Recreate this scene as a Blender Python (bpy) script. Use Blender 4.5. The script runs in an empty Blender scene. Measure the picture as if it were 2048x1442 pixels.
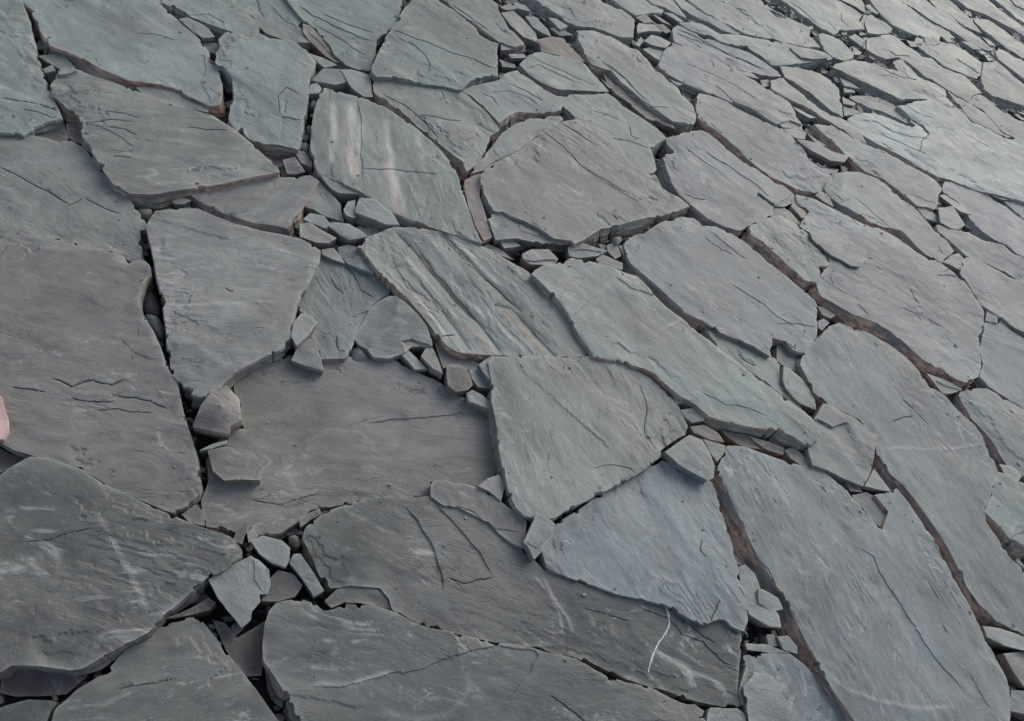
import bpy, bmesh, math, random
import numpy as np
from mathutils import Matrix, Vector
from mathutils.geometry import delaunay_2d_cdt

CAM_LOC = (0.0, 0.0, 1.62)
CAM_R = (0.866025, 0.414519, 0.279596)
CAM_U = (-0.5, 0.717968, 0.484275)
CAM_F = (0, 0.559193, -0.829038)
VIEW_QUAD = [(-1.961, 1.314), (1.853, 5.95), (1.743, 0.864), (-0.474, -0.207)]

scene = bpy.context.scene
COL = scene.collection

# ------------------------------------------------------------------ camera
cam_data = bpy.data.cameras.new('camera')
cam = bpy.data.objects.new('camera', cam_data)
COL.objects.link(cam)
R, U, F = Vector(CAM_R), Vector(CAM_U), Vector(CAM_F)
m = Matrix(((R.x, U.x, -F.x, CAM_LOC[0]), (R.y, U.y, -F.y, CAM_LOC[1]), (R.z, U.z, -F.z, CAM_LOC[2]), (0, 0, 0, 1)))
cam.matrix_world = m
cam_data.sensor_width = 36.0
cam_data.lens = 26.0
cam_data.clip_start = 0.02
cam_data.clip_end = 500
scene.camera = cam

# ------------------------------------------------------------------ daylight: dull sky, wide soft sun from beyond the far side
SUN_ELEV, SUN_AZ = math.radians(34), math.radians(14)     # azimuth from +Y towards +X
world = bpy.data.worlds.new('World'); scene.world = world
world.use_nodes = True
wn = world.node_tree.nodes; wl = world.node_tree.links
bg = wn['Background']
sky = wn.new('ShaderNodeTexSky'); sky.sky_type = 'NISHITA'; sky.sun_disc = False
sky.sun_elevation = SUN_ELEV; sky.sun_rotation = SUN_AZ
sky.air_density = 1.0; sky.dust_density = 3.0; sky.ozone_density = 0.3
hs = wn.new('ShaderNodeHueSaturation'); hs.inputs['Saturation'].default_value = 0.75     # thin overcast: a paler, greyer sky
wl.new(sky.outputs[0], hs.inputs['Color']); wl.new(hs.outputs[0], bg.inputs[0]); bg.inputs[1].default_value = 0.15
sun_d = bpy.data.lights.new('sun', 'SUN'); sun_d.energy = 0.85; sun_d.angle = math.radians(42); sun_d.color = (1.0, 1.0, 0.985)
sun = bpy.data.objects.new('sun', sun_d); COL.objects.link(sun)
sd = Vector((math.sin(SUN_AZ) * math.cos(SUN_ELEV), math.cos(SUN_AZ) * math.cos(SUN_ELEV), math.sin(SUN_ELEV)))
sun.rotation_euler = sd.to_track_quat('Z', 'Y').to_euler(); sun.location = sd * 20
vs = scene.view_settings
vs.view_transform = 'Standard'; vs.look = 'None'; vs.gamma = 1.0; vs.use_curve_mapping = False; vs.exposure = 0.22

# ------------------------------------------------------------------ stones: (kind, label, x, y, z, tilt x, tilt y, grain angle, colour, rust, thickness cm, peak cm, outline mm, surface marks mm)
STONES = [  # lower-left slabs: own dark tone, deepened in colour for the light's fall-off
('S','pale slab in the upper left corner with a long straight edge beside a black gap',-1.443,1.073,0.056,-0.0063,-0.0206,-0.092,(0.174,0.207,0.195),0.1,0.0,0.0,[(50,-219),(110,-174),(132,-164),(135,-118),(155,-65),(124,-44),(92,-25),(54,0),(12,30),(-44,75),(-80,104),(-131,149),(-171,177),(-205,203),(-303,152)],[('crack',1.2,[(14,-103),(51,-83),(91,-61),(134,-52)]),('crack',1.0,[(76,-100),(106,-83),(144,-76)])]),
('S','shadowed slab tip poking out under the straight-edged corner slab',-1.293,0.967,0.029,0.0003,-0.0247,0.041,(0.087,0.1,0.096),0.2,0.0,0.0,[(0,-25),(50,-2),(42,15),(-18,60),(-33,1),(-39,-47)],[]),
('S','broad pale slab with a brown lower rim, beside the straight-edged corner slab',-1.33,1.339,0.048,-0.0135,-0.018,-0.084,(0.204,0.243,0.235),0.8,0.0,0.0,[(-298,-67),(-265,-71),(-264,-81),(-232,-102),(-190,-127),(-149,-144),(-93,-129),(-6,-124),(59,-113),(115,-74),(153,-54),(201,-52),(235,-46),(264,-45),(275,-25),(263,1),(225,50),(190,83),(151,93),(131,123),(84,147),(54,157),(12,166),(-30,175),(-76,189),(-129,234),(-323,-3),(-315,-60)],[('crack',0.6,[(-41,51),(0,86),(41,99)]),('step',2.0,[(110,90),(133,105),(170,62),(190,13),(243,-20),(267,-44)])]),
('F','thin wavy ledge of slate under the lower rim of the broad pale slab',-1.158,1.27,0.036,-0.0181,0.0143,0.147,(0.157,0.177,0.173),0.3,0.0,0.0,[(-63,-48),(11,-25),(91,7),(87,30),(58,29),(24,23),(-24,21),(-63,1),(-118,-36)],[]),
('S','upright pale slab with a square broken lower corner, above a pebble-filled joint',-1.022,1.44,0.056,-0.0115,-0.0051,-0.095,(0.184,0.218,0.206),0.2,0.0,0.0,[(-180,78),(-155,52),(-150,25),(-126,-11),(-89,-12),(-57,-28),(-17,-75),(0,-114),(26,-161),(65,-185),(64,-173),(74,-164),(88,-181),(109,-187),(138,-182),(176,-151),(224,-132),(171,-22),(132,54),(88,130),(68,192),(18,214),(-23,220),(-49,214),(-80,181),(-119,177),(-127,146),(-151,131),(-187,124)],[('step',3.5,[(180,-152),(122,-55),(171,-31)]),('crack',0.8,[(110,-53),(68,0),(65,46),(109,50)]),('step',1.5,[(-133,2),(-103,24),(-83,4)])]),
('S','tilted grey slab with fine horizontal ripples and a reddish left rim',-1.129,1.097,0.066,-0.0106,-0.0015,0.534,(0.165,0.178,0.165),0.8,0.0,0.0,[(-240,-26),(-216,-50),(-195,-50),(-159,-57),(-127,-59),(-109,-75),(-72,-112),(-22,-136),(31,-164),(76,-183),(119,-182),(164,-147),(225,-64),(288,25),(341,103),(336,114),(275,125),(227,140),(154,152),(99,153),(49,135),(-17,116),(-81,97),(-149,83),(-202,65),(-242,57),(-262,32),(-253,5)],[('crack',1.0,[(-90,-7),(-63,10),(-22,24)]),('step',2.0,[(-109,-75),(-76,-60),(-10,-54),(35,-60)]),('crack',1.0,[(19,-114),(51,-93)]),('crack',1.0,[(-101,-72),(-65,-25),(-26,3)]),('crack',1.0,[(-61,-54),(-21,-28),(12,-26)]),('crack',1.0,[(82,77),(125,104),(160,137)]),('step',-2.0,[(-238,-7),(-191,-20),(-154,8)])]),
('S','wide warm-grey slab with dark diagonal streaks along the left side',-1.078,0.827,0.046,0.0106,-0.0008,0.0,(0.173,0.189,0.176),0.2,0.0,0.0,[(-105,-211),(-64,-171),(-44,-133),(-11,-129),(25,-101),(83,-90),(127,-71),(158,-60),(189,-61),(210,-45),(175,-13),(143,23),(153,31),(143,45),(111,61),(79,75),(28,91),(-24,106),(-88,133),(-124,148),(-155,143),(-199,113),(-241,93),(-268,78),(-337,31)],[('crack',1.2,[(-208,-16),(-139,-14),(-84,-11),(-20,-13)]),('crack',1.0,[(-22,-22),(-11,15)]),('crack',1.0,[(-9,24),(25,24),(77,32)])]),
('S','dark triangular slab under the rippled slab with a pale creased corner',-0.782,1.103,0.047,-0.0076,0.0093,0.815,(0.169,0.18,0.17),0.7,0.0,0.0,[(-106,-93),(-35,-85),(40,-63),(77,-46),(110,-34),(99,56),(86,150),(55,155),(1,100),(-62,23),(-115,-46),(-138,-91)],[('crease',9.0,[(86,150),(82,42),(79,-45)])]),
('F','small square slate wedged beside the pale creased corner',-0.64,1.207,0.039,-0.0184,0.0067,-0.168,(0.174,0.192,0.187),0.1,0.0,0.0,[(-39,-44),(19,-36),(65,-24),(27,19),(-17,37),(-56,51)],[]),
('S','large shield-shaped slab with a pale crosswise scratch above the pink stone',-0.641,0.807,0.072,0.0034,-0.0051,0.53,(0.183,0.195,0.184),0.1,0.0,0.0,[(-229,10),(-176,-41),(-115,-99),(-41,-176),(8,-226),(17,-235),(80,-251),(96,-248),(115,-223),(115,-198),(118,-166),(128,-136),(143,-102),(165,-57),(166,-15),(150,11),(125,62),(119,103),(109,151),(98,205),(82,236),(52,238),(24,236),(-22,218),(-66,198),(-124,178),(-186,166),(-219,161),(-248,135),(-286,97),(-274,50)],[('ridge',1.3,[(-108,-107),(-61,-74),(13,-12),(91,51)]),('crease',6.0,[(-46,-167),(-14,-153),(22,-150),(79,-157),(122,-167)]),('crease',3.0,[(-82,140),(-26,161),(36,196),(95,199)]),('crack',0.8,[(-29,9),(-16,10),(-10,16)])]),
('S','biggest slab at the left, smooth with small wavy cracks and a straight right side',-0.712,0.506,0.064,-0.0158,-0.0007,0.344,(0.133,0.14,0.131),0.1,0.0,0.0,[(-134,-235),(-73,-228),(-48,-226),(-24,-220),(-6,-216),(24,-205),(64,-201),(78,-189),(89,-193),(153,-195),(191,-189),(256,-182),(277,-178),(291,-151),(294,-121),(289,-110),(267,-87),(243,-62),(218,-41),(191,-20),(168,-2),(146,17),(111,50),(86,68),(55,82),(22,107),(-19,132),(-65,155),(-82,171),(-93,191),(-109,222),(-110,244),(-128,263),(-144,267),(-167,249),(-197,250),(-228,238),(-267,219),(-325,207),(-358,180),(-390,175),(-410,137),(-451,100)],[('crack',1.5,[(-95,-71),(-82,-67),(-53,-66),(-43,-45),(-32,-32),(5,-21),(16,1)]),('crack',1.2,[(-139,-126),(-117,-115),(-84,-102)]),('crack',1.2,[(-36,-86),(-3,-72),(32,-49)]),('crack',1.2,[(19,-39),(56,-21),(88,-9),(127,-5)]),('step',-1.5,[(-58,82),(-31,107),(-47,134)]),('step',1.5,[(-57,80),(-17,68),(28,72),(43,84)]),('crack',0.8,[(21,-81),(51,-56),(77,-48),(111,-28)])]),
('S','large dark pointed slab overhanging a deep gap in the lower left corner',-0.446,0.192,0.088,0.0061,-0.0252,0.247,(0.055,0.066,0.064),0.1,0.0,0.0,[(-67,-257),(-39,-229),(-32,-212),(9,-192),(31,-184),(51,-177),(66,-167),(76,-148),(90,-120),(107,-94),(120,-71),(123,-45),(128,-21),(136,11),(143,39),(147,61),(165,82),(171,104),(175,123),(165,139),(137,143),(99,136),(73,131),(39,126),(-1,122),(-40,118),(-74,118),(-104,113),(-137,111),(-173,114),(-224,105),(-242,101),(-267,87),(-279,54),(-283,32),(-316,2)],[('ridge',0.8,[(-124,76),(-91,57),(-40,32),(2,11),(50,-14),(99,-41)]),('crease',4.0,[(131,137),(154,111),(165,82)]),('crack',0.7,[(-161,-43),(-129,-21),(-118,-2),(-85,31)])]),
('S','warm-grey slab at the bottom edge tucked under the dark pointed slab',-0.254,0.092,0.048,-0.0133,-0.0171,0.664,(0.127,0.138,0.129),0.2,0.0,0.0,[(-84,15),(-93,-23),(-96,-57),(-116,-96),(-126,-137),(-108,-186),(257,-4),(213,14),(169,31),(115,51),(60,70),(16,85),(-17,96),(-34,86),(-56,61),(-71,39)],[('crack',0.7,[(-61,-66),(-20,-35),(16,-5)])]),
('C','brown rough stone deep in the gap beneath the dark pointed slab',-0.438,-0.022,0.024,0.0537,0.0447,-0.153,(0.101,0.091,0.085),0.6,5.0,0.0,[(-21,-37),(11,-21),(49,2),(56,26),(61,43),(40,44),(-23,17),(-59,-8),(-63,-21),(-46,-43)],[]),
('S','small dark slab cut by the bottom left corner',-0.421,-0.077,0.04,0.0165,-0.0206,0.14,(0.09,0.104,0.098),0.1,0.0,0.0,[(-27,-59),(49,-21),(35,14),(32,39),(22,37),(-10,23),(-40,-6),(-60,-24)],[]),
('C','brownish stone at the left border between the biggest slab and the pointed slab',-0.773,0.259,0.032,-0.0332,-0.0694,0.04,(0.104,0.095,0.086),0.4,0.0,0.0,[(0,-42),(15,-23),(22,-4),(33,26),(3,17),(-22,16),(-51,11)],[]),
('S','wide sunken warm-grey slab in the middle carrying loose stones on its left end',-0.242,0.639,0.032,0.0006,-0.0038,0.473,(0.152,0.159,0.148),0.3,0.0,0.0,[(-266,-13),(-231,-35),(-206,-78),(-220,-129),(-213,-179),(-182,-213),(-169,-256),(-133,-298),(-105,-285),(-45,-270),(2,-234),(22,-191),(26,-161),(50,-140),(108,-92),(168,-44),(236,1),(262,46),(313,77),(342,112),(337,153),(314,184),(288,230),(253,263),(195,265),(157,256),(115,269),(50,259),(-7,258),(-101,204),(-161,168),(-217,128),(-248,93),(-269,47),(-280,7)],[('step',3.0,[(17,73),(61,115),(110,151),(156,187),(194,225),(224,245)]),('crack',0.7,[(-89,-207),(-31,-185),(24,-119)])]),
('C','pinkish pyramid-shaped stone standing on the sunken slab beneath the shield-shaped slab',-0.491,0.555,0.068,0.0417,-0.0151,0.055,(0.168,0.148,0.138),0.5,0.0,3.0,[(18,-50),(46,-35),(40,-22),(51,2),(17,41),(-27,59),(-40,58),(-44,27),(-38,-15),(-25,-60)],[]),
('C','flat brownish block with a layered front just below the pyramid stone',-0.395,0.47,0.064,-0.0408,-0.0473,0.085,(0.096,0.087,0.079),0.5,5.0,0.0,[(-28,-34),(3,-39),(20,-25),(63,0),(40,36),(6,44),(-39,24),(-64,-3)],[]),
('C','pale needle-thin splinter between the pyramid stone and the flat brownish block',-0.455,0.488,0.056,-0.0191,-0.0664,-0.191,(0.194,0.218,0.211),0.0,1.0,0.0,[(-2,-11),(15,15),(12,23),(-6,0),(-19,-28)],[]),
('S','thick five-sided grey-green slab with a scuffed lower right corner in the middle',0.239,0.957,0.072,-0.0049,-0.0216,-0.62,(0.177,0.204,0.19),0.3,0.0,0.0,[(-256,7),(-232,-43),(-192,-97),(-158,-152),(-123,-196),(-92,-234),(-62,-257),(-39,-263),(-5,-251),(24,-229),(47,-190),(90,-128),(134,-64),(178,9),(203,62),(201,88),(219,124),(244,161),(243,191),(207,228),(153,254),(103,265),(45,275),(-1,254),(-66,226),(-205,129),(-281,73),(-288,50)],[('crease',4.0,[(-19,241),(61,218),(128,193),(172,144)]),('crack',0.8,[(148,95),(130,167),(86,226)]),('step',2.0,[(54,-74),(88,-36),(145,-11),(159,-18)]),('crease',3.0,[(102,1),(145,-11),(176,13)])]),
('S','long dark slab crossed by a white quartz streak and curved brown cracks',0.279,0.534,0.052,-0.0143,-0.0137,0.14,(0.062,0.074,0.072),0.3,0.0,0.0,[(-433,-143),(-399,-168),(-366,-179),(-337,-156),(-281,-130),(-252,-140),(-237,-155),(-204,-154),(-168,-155),(-143,-145),(-100,-133),(-45,-117),(13,-97),(69,-71),(113,-66),(154,-54),(187,-43),(241,-40),(286,-34),(329,-24),(358,-15),(437,-1),(498,19),(533,37),(518,77),(510,120),(506,167),(491,199),(437,198),(402,159),(362,157),(304,153),(255,141),(198,119),(145,108),(73,93),(16,79),(-15,88),(-46,97),(-80,97),(-117,104),(-161,113),(-208,110),(-249,95),(-282,96),(-322,69),(-365,45),(-397,19),(-425,-12),(-458,-52),(-475,-102),(-468,-123)],[('step',4.0,[(-323,46),(-284,35),(-234,6),(-197,-28),(-171,-55),(-162,-76)]),('step',3.0,[(-276,90),(-224,76),(-172,58),(-123,38),(-79,7)]),('crack',1.0,[(-166,-43),(-132,-37),(-79,7)]),('ridge',2.5,[(17,67),(54,37),(102,13),(133,-14)]),('ridge',2.0,[(-4,59),(50,34),(85,9),(110,-27)]),('step',2.5,[(129,51),(181,66),(243,82)]),('vein',2.6,[(301,156),(314,145),(328,123),(326,99),(316,70),(313,43),(312,20),(314,-2)]),('step',3.0,[(236,120),(284,126),(319,133),(363,116),(416,127),(478,108),(508,115)]),('crack',1.0,[(331,155),(387,141),(445,137)])]),
('F','curved layered slate resting against the sunken slab above the quartz-streaked slab',0.114,0.662,0.06,0.0011,-0.0141,-0.024,(0.088,0.097,0.093),0.2,0.0,0.0,[(-118,-33),(-85,-35),(-54,-21),(-7,-18),(27,-18),(55,-27),(87,-32),(115,-29),(103,7),(97,26),(82,30),(46,34),(4,39),(-36,39),(-71,30),(-112,15),(-135,-1)],[('step',2.5,[(-70,-27),(-18,-15),(44,-23),(97,-2)]),('ridge',1.4,[(-74,-30),(-42,-25),(-6,-19)])]),
('S','big rounded slab along the bottom edge with a pale curving ridge',0.179,0.344,0.064,0.0071,-0.0166,0.197,(0.09,0.102,0.098),0.2,0.0,0.0,[(-301,-164),(-268,-177),(-229,-195),(-186,-220),(-130,-265),(610,98),(605,116),(560,154),(541,168),(482,160),(422,157),(368,139),(310,131),(250,130),(208,116),(153,104),(72,73),(10,55),(-21,47),(-55,34),(-88,29),(-128,29),(-179,16),(-224,-5),(-239,-27),(-255,-38),(-275,-33),(-306,-39),(-339,-65),(-343,-84),(-335,-111),(-317,-143)],[('step',2.5,[(-207,-163),(-144,-134),(-80,-74),(-24,-34),(35,29),(94,76),(165,104),(176,99),(173,59),(161,11),(137,-47)]),('ridge',1.0,[(-207,-163),(-137,-128),(-74,-65)]),('crease',2.5,[(-64,-140),(4,-124),(59,-82),(76,-28),(50,0)]),('crack',1.0,[(229,40),(289,35),(315,30)])]),
('S','smooth blue-grey slab below the five-sided slab, narrowing to a point',0.522,0.798,0.056,-0.0061,-0.018,-0.517,(0.174,0.203,0.209),0.3,0.0,0.0,[(-225,-177),(-175,-171),(-103,-155),(-51,-146),(7,-126),(55,-112),(114,-111),(153,-110),(188,-73),(251,-72),(254,-42),(233,11),(208,51),(183,92),(148,143),(111,196),(75,244),(40,238),(-17,234),(-65,224),(-90,188),(-125,127),(-170,61),(-209,-14),(-240,-67),(-249,-107),(-251,-148)],[('crack',1.0,[(94,83),(96,55),(115,46)]),('crack',1.0,[(177,-33),(173,-67),(168,-95)]),('step',-2.0,[(-247,-159),(-223,-126),(-164,-126),(-118,-143),(-71,-150)])]),
('S','very long blue-grey slab with a single long diagonal crack, lower right',1.048,1.042,0.06,0.0086,-0.0178,-0.776,(0.152,0.178,0.184),1.0,0.0,0.0,[(-407,0),(-368,-43),(-320,-93),(-285,-127),(-237,-160),(-181,-200),(-139,-245),(-91,-292),(-39,-334),(25,-375),(74,-413),(428,-238),(414,-178),(416,-117),(404,-80),(376,-38),(339,0),(317,28),(279,75),(240,117),(208,157),(175,191),(135,221),(90,257),(46,282),(33,262),(-14,225),(34,199),(25,132),(-26,155),(-82,184),(-168,211),(-204,205),(-264,175),(-397,148),(-442,123),(-450,38)],[('step',2.5,[(-44,44),(12,44),(31,13),(93,-35),(161,-89),(233,-139),(302,-173)]),('ridge',1.2,[(-69,-304),(-10,-319),(70,-306),(162,-276),(278,-214)]),('crack',1.0,[(221,-34),(235,-46)]),('crack',1.0,[(-283,-133),(-254,-143),(-218,-182)]),('step',1.5,[(305,-114),(333,-147),(368,-177)])]),
('S','slab at the bottom edge below the black hole, with a rounded flake on top',0.894,0.643,0.048,-0.0087,-0.0011,-0.642,(0.159,0.186,0.191),0.5,0.0,0.0,[(-86,8),(-90,-44),(-78,-65),(-53,-90),(-59,-155),(201,-16),(154,37),(104,62),(54,87),(7,95),(-45,70),(-99,35)],[]),
('F','thin rounded flake lying on the bottom-edge slab under the black hole',0.867,0.598,0.058,-0.0054,-0.0112,0.143,(0.159,0.181,0.175),0.1,1.2,0.0,[(-38,-36),(-16,-83),(42,-54),(51,-13),(55,21),(25,44),(-11,65),(-46,52),(-62,10)],[]),
('C','square dark slate at the bottom edge next to the rounded flake',0.788,0.525,0.048,0.0477,-0.0029,-0.083,(0.177,0.202,0.196),0.2,0.0,0.0,[(-33,-61),(53,-19),(42,33),(20,38),(-39,10),(-42,1)],[]),
('C','rounded chip in the notch under the quartz-streaked slab',0.718,0.514,0.04,0.0395,0.035,0.012,(0.161,0.178,0.174),0.2,0.0,0.0,[(-12,-14),(20,-5),(22,9),(-3,12),(-27,-2)],[]),
('C','long slate shard sunk in the joint beside the long cracked slab',0.786,0.826,0.048,0.066,-0.0146,0.057,(0.185,0.204,0.196),0.2,4.0,0.0,[(-47,14),(-31,-23),(-5,-53),(46,-56),(74,-44),(62,-17),(19,4),(1,27),(-17,50),(-46,60),(-61,45)],[]),
('C','leaf-shaped flake lying over the long shard in the same joint',0.815,0.829,0.056,-0.0488,0.0567,-0.189,(0.16,0.181,0.172),0.2,1.5,0.0,[(-22,-20),(13,-22),(41,-1),(22,17),(-19,16),(-34,11)],[]),
('C','tiny upright stone at the lip of the black hole',0.853,0.749,0.04,-0.0209,0.0068,0.199,(0.156,0.162,0.155),0.3,0.0,0.0,[(-4,-18),(19,-4),(1,16),(-16,6)],[]),
('C','pale pointed flake just below the black hole against the brown rim',0.891,0.758,0.048,0.0607,-0.0093,-0.227,(0.178,0.2,0.193),0.1,1.5,0.0,[(-10,-18),(25,-11),(22,6),(-6,19),(-31,3)],[]),
('C','thin sliver bridging the lower lip of the black hole',0.834,0.716,0.048,-0.0363,0.0121,0.132,(0.165,0.19,0.18),0.4,1.2,0.0,[(-38,-23),(15,-2),(67,26),(4,13),(-47,-12)],[]),
('C','loose wedge stone between the five-sided slab and the long cracked slab',0.524,1.059,0.08,-0.0059,0.0117,-0.266,(0.169,0.188,0.181),0.2,3.0,0.0,[(-37,-40),(12,-39),(50,-38),(62,-23),(55,10),(29,40),(1,61),(-33,55),(-60,7),(-79,-29)],[('crease',4.0,[(-75,-30),(-23,-39),(17,-34),(61,-25)])]),
('C','crumbled brown stone behind the loose wedge stone',0.574,1.128,0.063,0.0033,-0.0674,0.038,(0.157,0.169,0.159),0.4,0.0,0.0,[(-8,-21),(13,-33),(23,-1),(23,28),(-11,18),(-41,9)],[]),
('C','angular grey chip under the ragged front of the white-edged slab',0.489,1.19,0.063,-0.0037,0.0315,-0.037,(0.164,0.185,0.179),0.3,0.0,0.0,[(-20,-21),(2,-24),(31,1),(32,30),(-6,22),(-39,-8)],[]),
('C','small chip beside the top right side of the five-sided slab',0.435,1.216,0.063,-0.0551,0.0084,0.163,(0.164,0.183,0.176),0.3,0.0,0.0,[(0,-24),(32,6),(-1,11),(-31,7)],[]),
('C','crumbly pinkish stone between the angular chip and the wedge stone',0.54,1.165,0.055,0.0364,0.0577,0.037,(0.184,0.165,0.155),0.9,0.0,0.0,[(-30,-18),(11,-13),(52,2),(29,18),(-14,19),(-48,-7)],[]),
('S','long tapering slab with a thin white right edge and a ragged overhanging front',0.366,1.331,0.077,-0.0017,-0.0068,-0.233,(0.181,0.218,0.206),0.7,0.0,0.0,[(-410,-16),(-354,-36),(-292,-70),(-244,-112),(-205,-132),(-183,-148),(-119,-118),(-50,-97),(-20,-95),(15,-107),(65,-118),(109,-115),(159,-126),(201,-115),(270,-87),(353,-47),(398,-39),(439,-44),(461,-25),(467,6),(462,30),(410,50),(328,59),(227,76),(125,93),(54,112),(-8,129),(-68,137),(-128,167),(-176,185),(-205,173),(-228,167),(-301,143),(-363,116),(-375,86),(-419,40),(-441,-9)],[('ridge',1.2,[(-147,172),(-68,135),(-6,120),(56,107),(126,88),(228,71)]),('step',2.5,[(-234,140),(-174,132),(-93,161)]),('crease',3.0,[(-252,41),(-234,119),(-225,159)]),('ridge',1.0,[(-63,28),(-28,88),(-7,125)]),('crease',4.0,[(120,-99),(182,-48),(264,-2),(339,12),(444,5)]),('step',2.0,[(109,-72),(189,-66),(263,-34),(314,-26)])]),
('C','brown slate plate under the ragged front of the white-edged slab',0.64,1.214,0.039,-0.0337,0.0083,-0.304,(0.111,0.1,0.093),0.7,0.0,0.0,[(-35,-15),(11,-18),(71,15),(14,26),(-60,-7)],[]),
('C','brown square plate deeper under the ragged front, next to its twin plate',0.722,1.245,0.042,-0.0598,-0.0363,0.266,(0.11,0.1,0.089),0.7,0.0,0.0,[(-7,-19),(43,-2),(42,22),(-7,10),(-70,-10)],[]),
('C','brownish splinter at the end of the dark slot under the ragged front',0.802,1.256,0.045,0.0303,0.0224,0.225,(0.183,0.188,0.184),0.5,0.0,0.0,[(-17,-15),(21,-20),(42,-3),(12,17),(-19,22),(-39,0)],[]),
('S','long striated slab with fine parallel scratches and a broken pale end',0.473,1.678,0.057,-0.0037,-0.0085,-0.203,(0.166,0.196,0.202),0.5,0.0,0.0,[(-354,-57),(-336,-92),(-312,-114),(-246,-130),(-190,-147),(-134,-164),(-110,-177),(-53,-167),(8,-173),(65,-162),(113,-153),(169,-156),(162,-111),(157,-90),(203,-69),(233,-86),(271,-74),(281,-26),(289,12),(282,59),(272,93),(267,130),(249,151),(198,162),(145,179),(77,191),(17,211),(-47,224),(-121,214),(-164,194),(-199,200),(-230,178),(-279,115),(-314,30),(-351,-18)],[('crack',1.2,[(-116,180),(-75,168),(-34,156),(5,153)]),('crack',1.0,[(-145,149),(-104,137),(-45,139)]),('step',2.0,[(-18,25),(47,19),(99,18),(156,0),(217,5)]),('step',2.0,[(163,-28),(224,20),(281,49)]),('crease',2.0,[(-239,58),(-160,41),(-95,35),(6,15)]),('crack',1.0,[(215,-74),(234,-82),(232,-61)])]),
('S','narrow pale sliver-shaped slab caught under the white edge of the tapering slab',0.637,1.476,0.044,-0.0058,-0.019,-0.194,(0.171,0.208,0.195),0.4,0.0,0.0,[(-137,-20),(-34,-32),(69,-49),(137,-60),(154,-62),(118,-45),(69,-26),(56,20),(42,54),(11,61),(-45,61),(-93,51),(-160,34),(-196,21)],[('crack',1.3,[(-82,2),(-57,-8),(-23,-6)])]),
('C',"kite-shaped slate leaning beside the scalloped slab's lower joint",0.754,1.467,0.051,-0.0675,-0.0236,-0.089,(0.168,0.194,0.185),0.4,5.0,0.0,[(-55,-3),(-38,-24),(-11,-37),(14,-43),(41,-36),(69,-30),(54,5),(32,28),(-1,47),(-41,51),(-64,46)],[]),
('S','small sunken slate below the broken pale end of the striated slab',0.715,1.579,0.035,0.017,-0.0222,0.164,(0.154,0.182,0.17),0.3,0.0,0.0,[(-39,-37),(-18,-41),(22,-41),(35,-23),(33,6),(38,43),(6,37),(-27,47),(-50,12)],[]),
('S','very broad blue-grey slab at the right with a faint pale line across it',1.164,1.482,0.055,-0.0028,0.0068,-0.666,(0.15,0.179,0.182),0.8,0.0,0.0,[(-395,39),(-363,1),(-309,-13),(-265,-3),(-211,2),(-198,-16),(-163,-14),(-155,-44),(-141,-82),(-88,-120),(-53,-127),(-19,-147),(31,-181),(73,-210),(114,-247),(148,-286),(173,-322),(212,-349),(264,-369),(348,-364),(390,-357),(386,-213),(339,-191),(290,-167),(257,-132),(209,-97),(202,-57),(231,40),(240,98),(238,106),(230,123),(204,149),(192,179),(182,193),(151,217),(95,235),(44,258),(-11,266),(-50,298),(-104,326),(-165,338),(-231,340),(-298,323),(-340,308),(-372,267),(-389,209),(-411,176),(-423,115),(-428,72)],[('ridge',1.0,[(-136,-60),(-78,-20),(-9,17),(73,73),(139,126),(188,168)]),('crack',1.2,[(-92,156),(-55,147),(-29,132),(-4,124)]),('crack',1.0,[(-113,56),(-81,95),(-51,120)]),('step',1.5,[(-340,308),(-297,317),(-260,332)])]),
('S','scalloped slab with ripple-marked right end and a thick brown front face',0.933,2.097,0.056,0.0072,-0.0228,0.0,(0.163,0.189,0.199),1.0,0.0,0.0,[(-285,8),(-265,-17),(-224,-42),(-188,-67),(-190,-83),(-209,-143),(-212,-193),(-205,-220),(-188,-242),(-149,-239),(-78,-240),(-10,-222),(55,-220),(117,-238),(185,-259),(245,-265),(310,-263),(334,-256),(376,-199),(388,-141),(381,-95),(374,-54),(382,45),(383,107),(358,137),(329,172),(295,204),(267,212),(206,225),(195,231),(158,210),(104,212),(53,225),(9,228),(-45,223),(-101,201),(-155,196),(-208,191),(-257,190),(-299,186),(-319,177),(-366,157),(-354,124),(-304,103),(-317,61),(-318,26),(-323,14)],[('step',1.5,[(-166,-75),(-177,-131),(-161,-160),(-176,-218)]),('crack',1.2,[(104,15),(123,-19),(140,-33)]),('crack',1.2,[(91,-93),(135,-83),(162,-98)]),('crease',2.0,[(202,-34),(255,6),(296,16),(338,19)]),('crease',2.0,[(175,-20),(238,33),(294,54)]),('crease',2.0,[(155,76),(206,93),(257,128)]),('crease',3.0,[(262,-76),(323,-77),(374,-79)]),('step',3.0,[(190,157),(236,192),(272,213)]),('crack',1.5,[(-67,-188),(-40,-200),(-24,-208)]),('crack',0.8,[(-204,260),(-149,193),(-125,181)])]),
('F','loose oval flake lying on the upper part of the scalloped slab',0.758,2.097,0.063,0.0054,0.0121,0.319,(0.171,0.192,0.193),0.2,2.0,0.0,[(-96,-25),(-65,-39),(-22,-48),(23,-41),(54,-44),(82,-27),(94,20),(93,55),(40,57),(-24,64),(-71,38),(-109,-3)],[]),
('S','neat rectangular slab with a smooth brown lower side beside the oval flake',0.612,1.998,0.059,-0.0058,-0.0061,-0.332,(0.158,0.192,0.179),1.0,0.0,0.0,[(-152,-62),(-112,-58),(-46,-81),(25,-106),(62,-117),(107,-93),(105,-37),(92,-20),(124,-2),(133,26),(98,47),(62,72),(36,94),(-3,106),(-40,109),(-80,98),(-111,57),(-142,17),(-159,-27)],[]),
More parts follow.
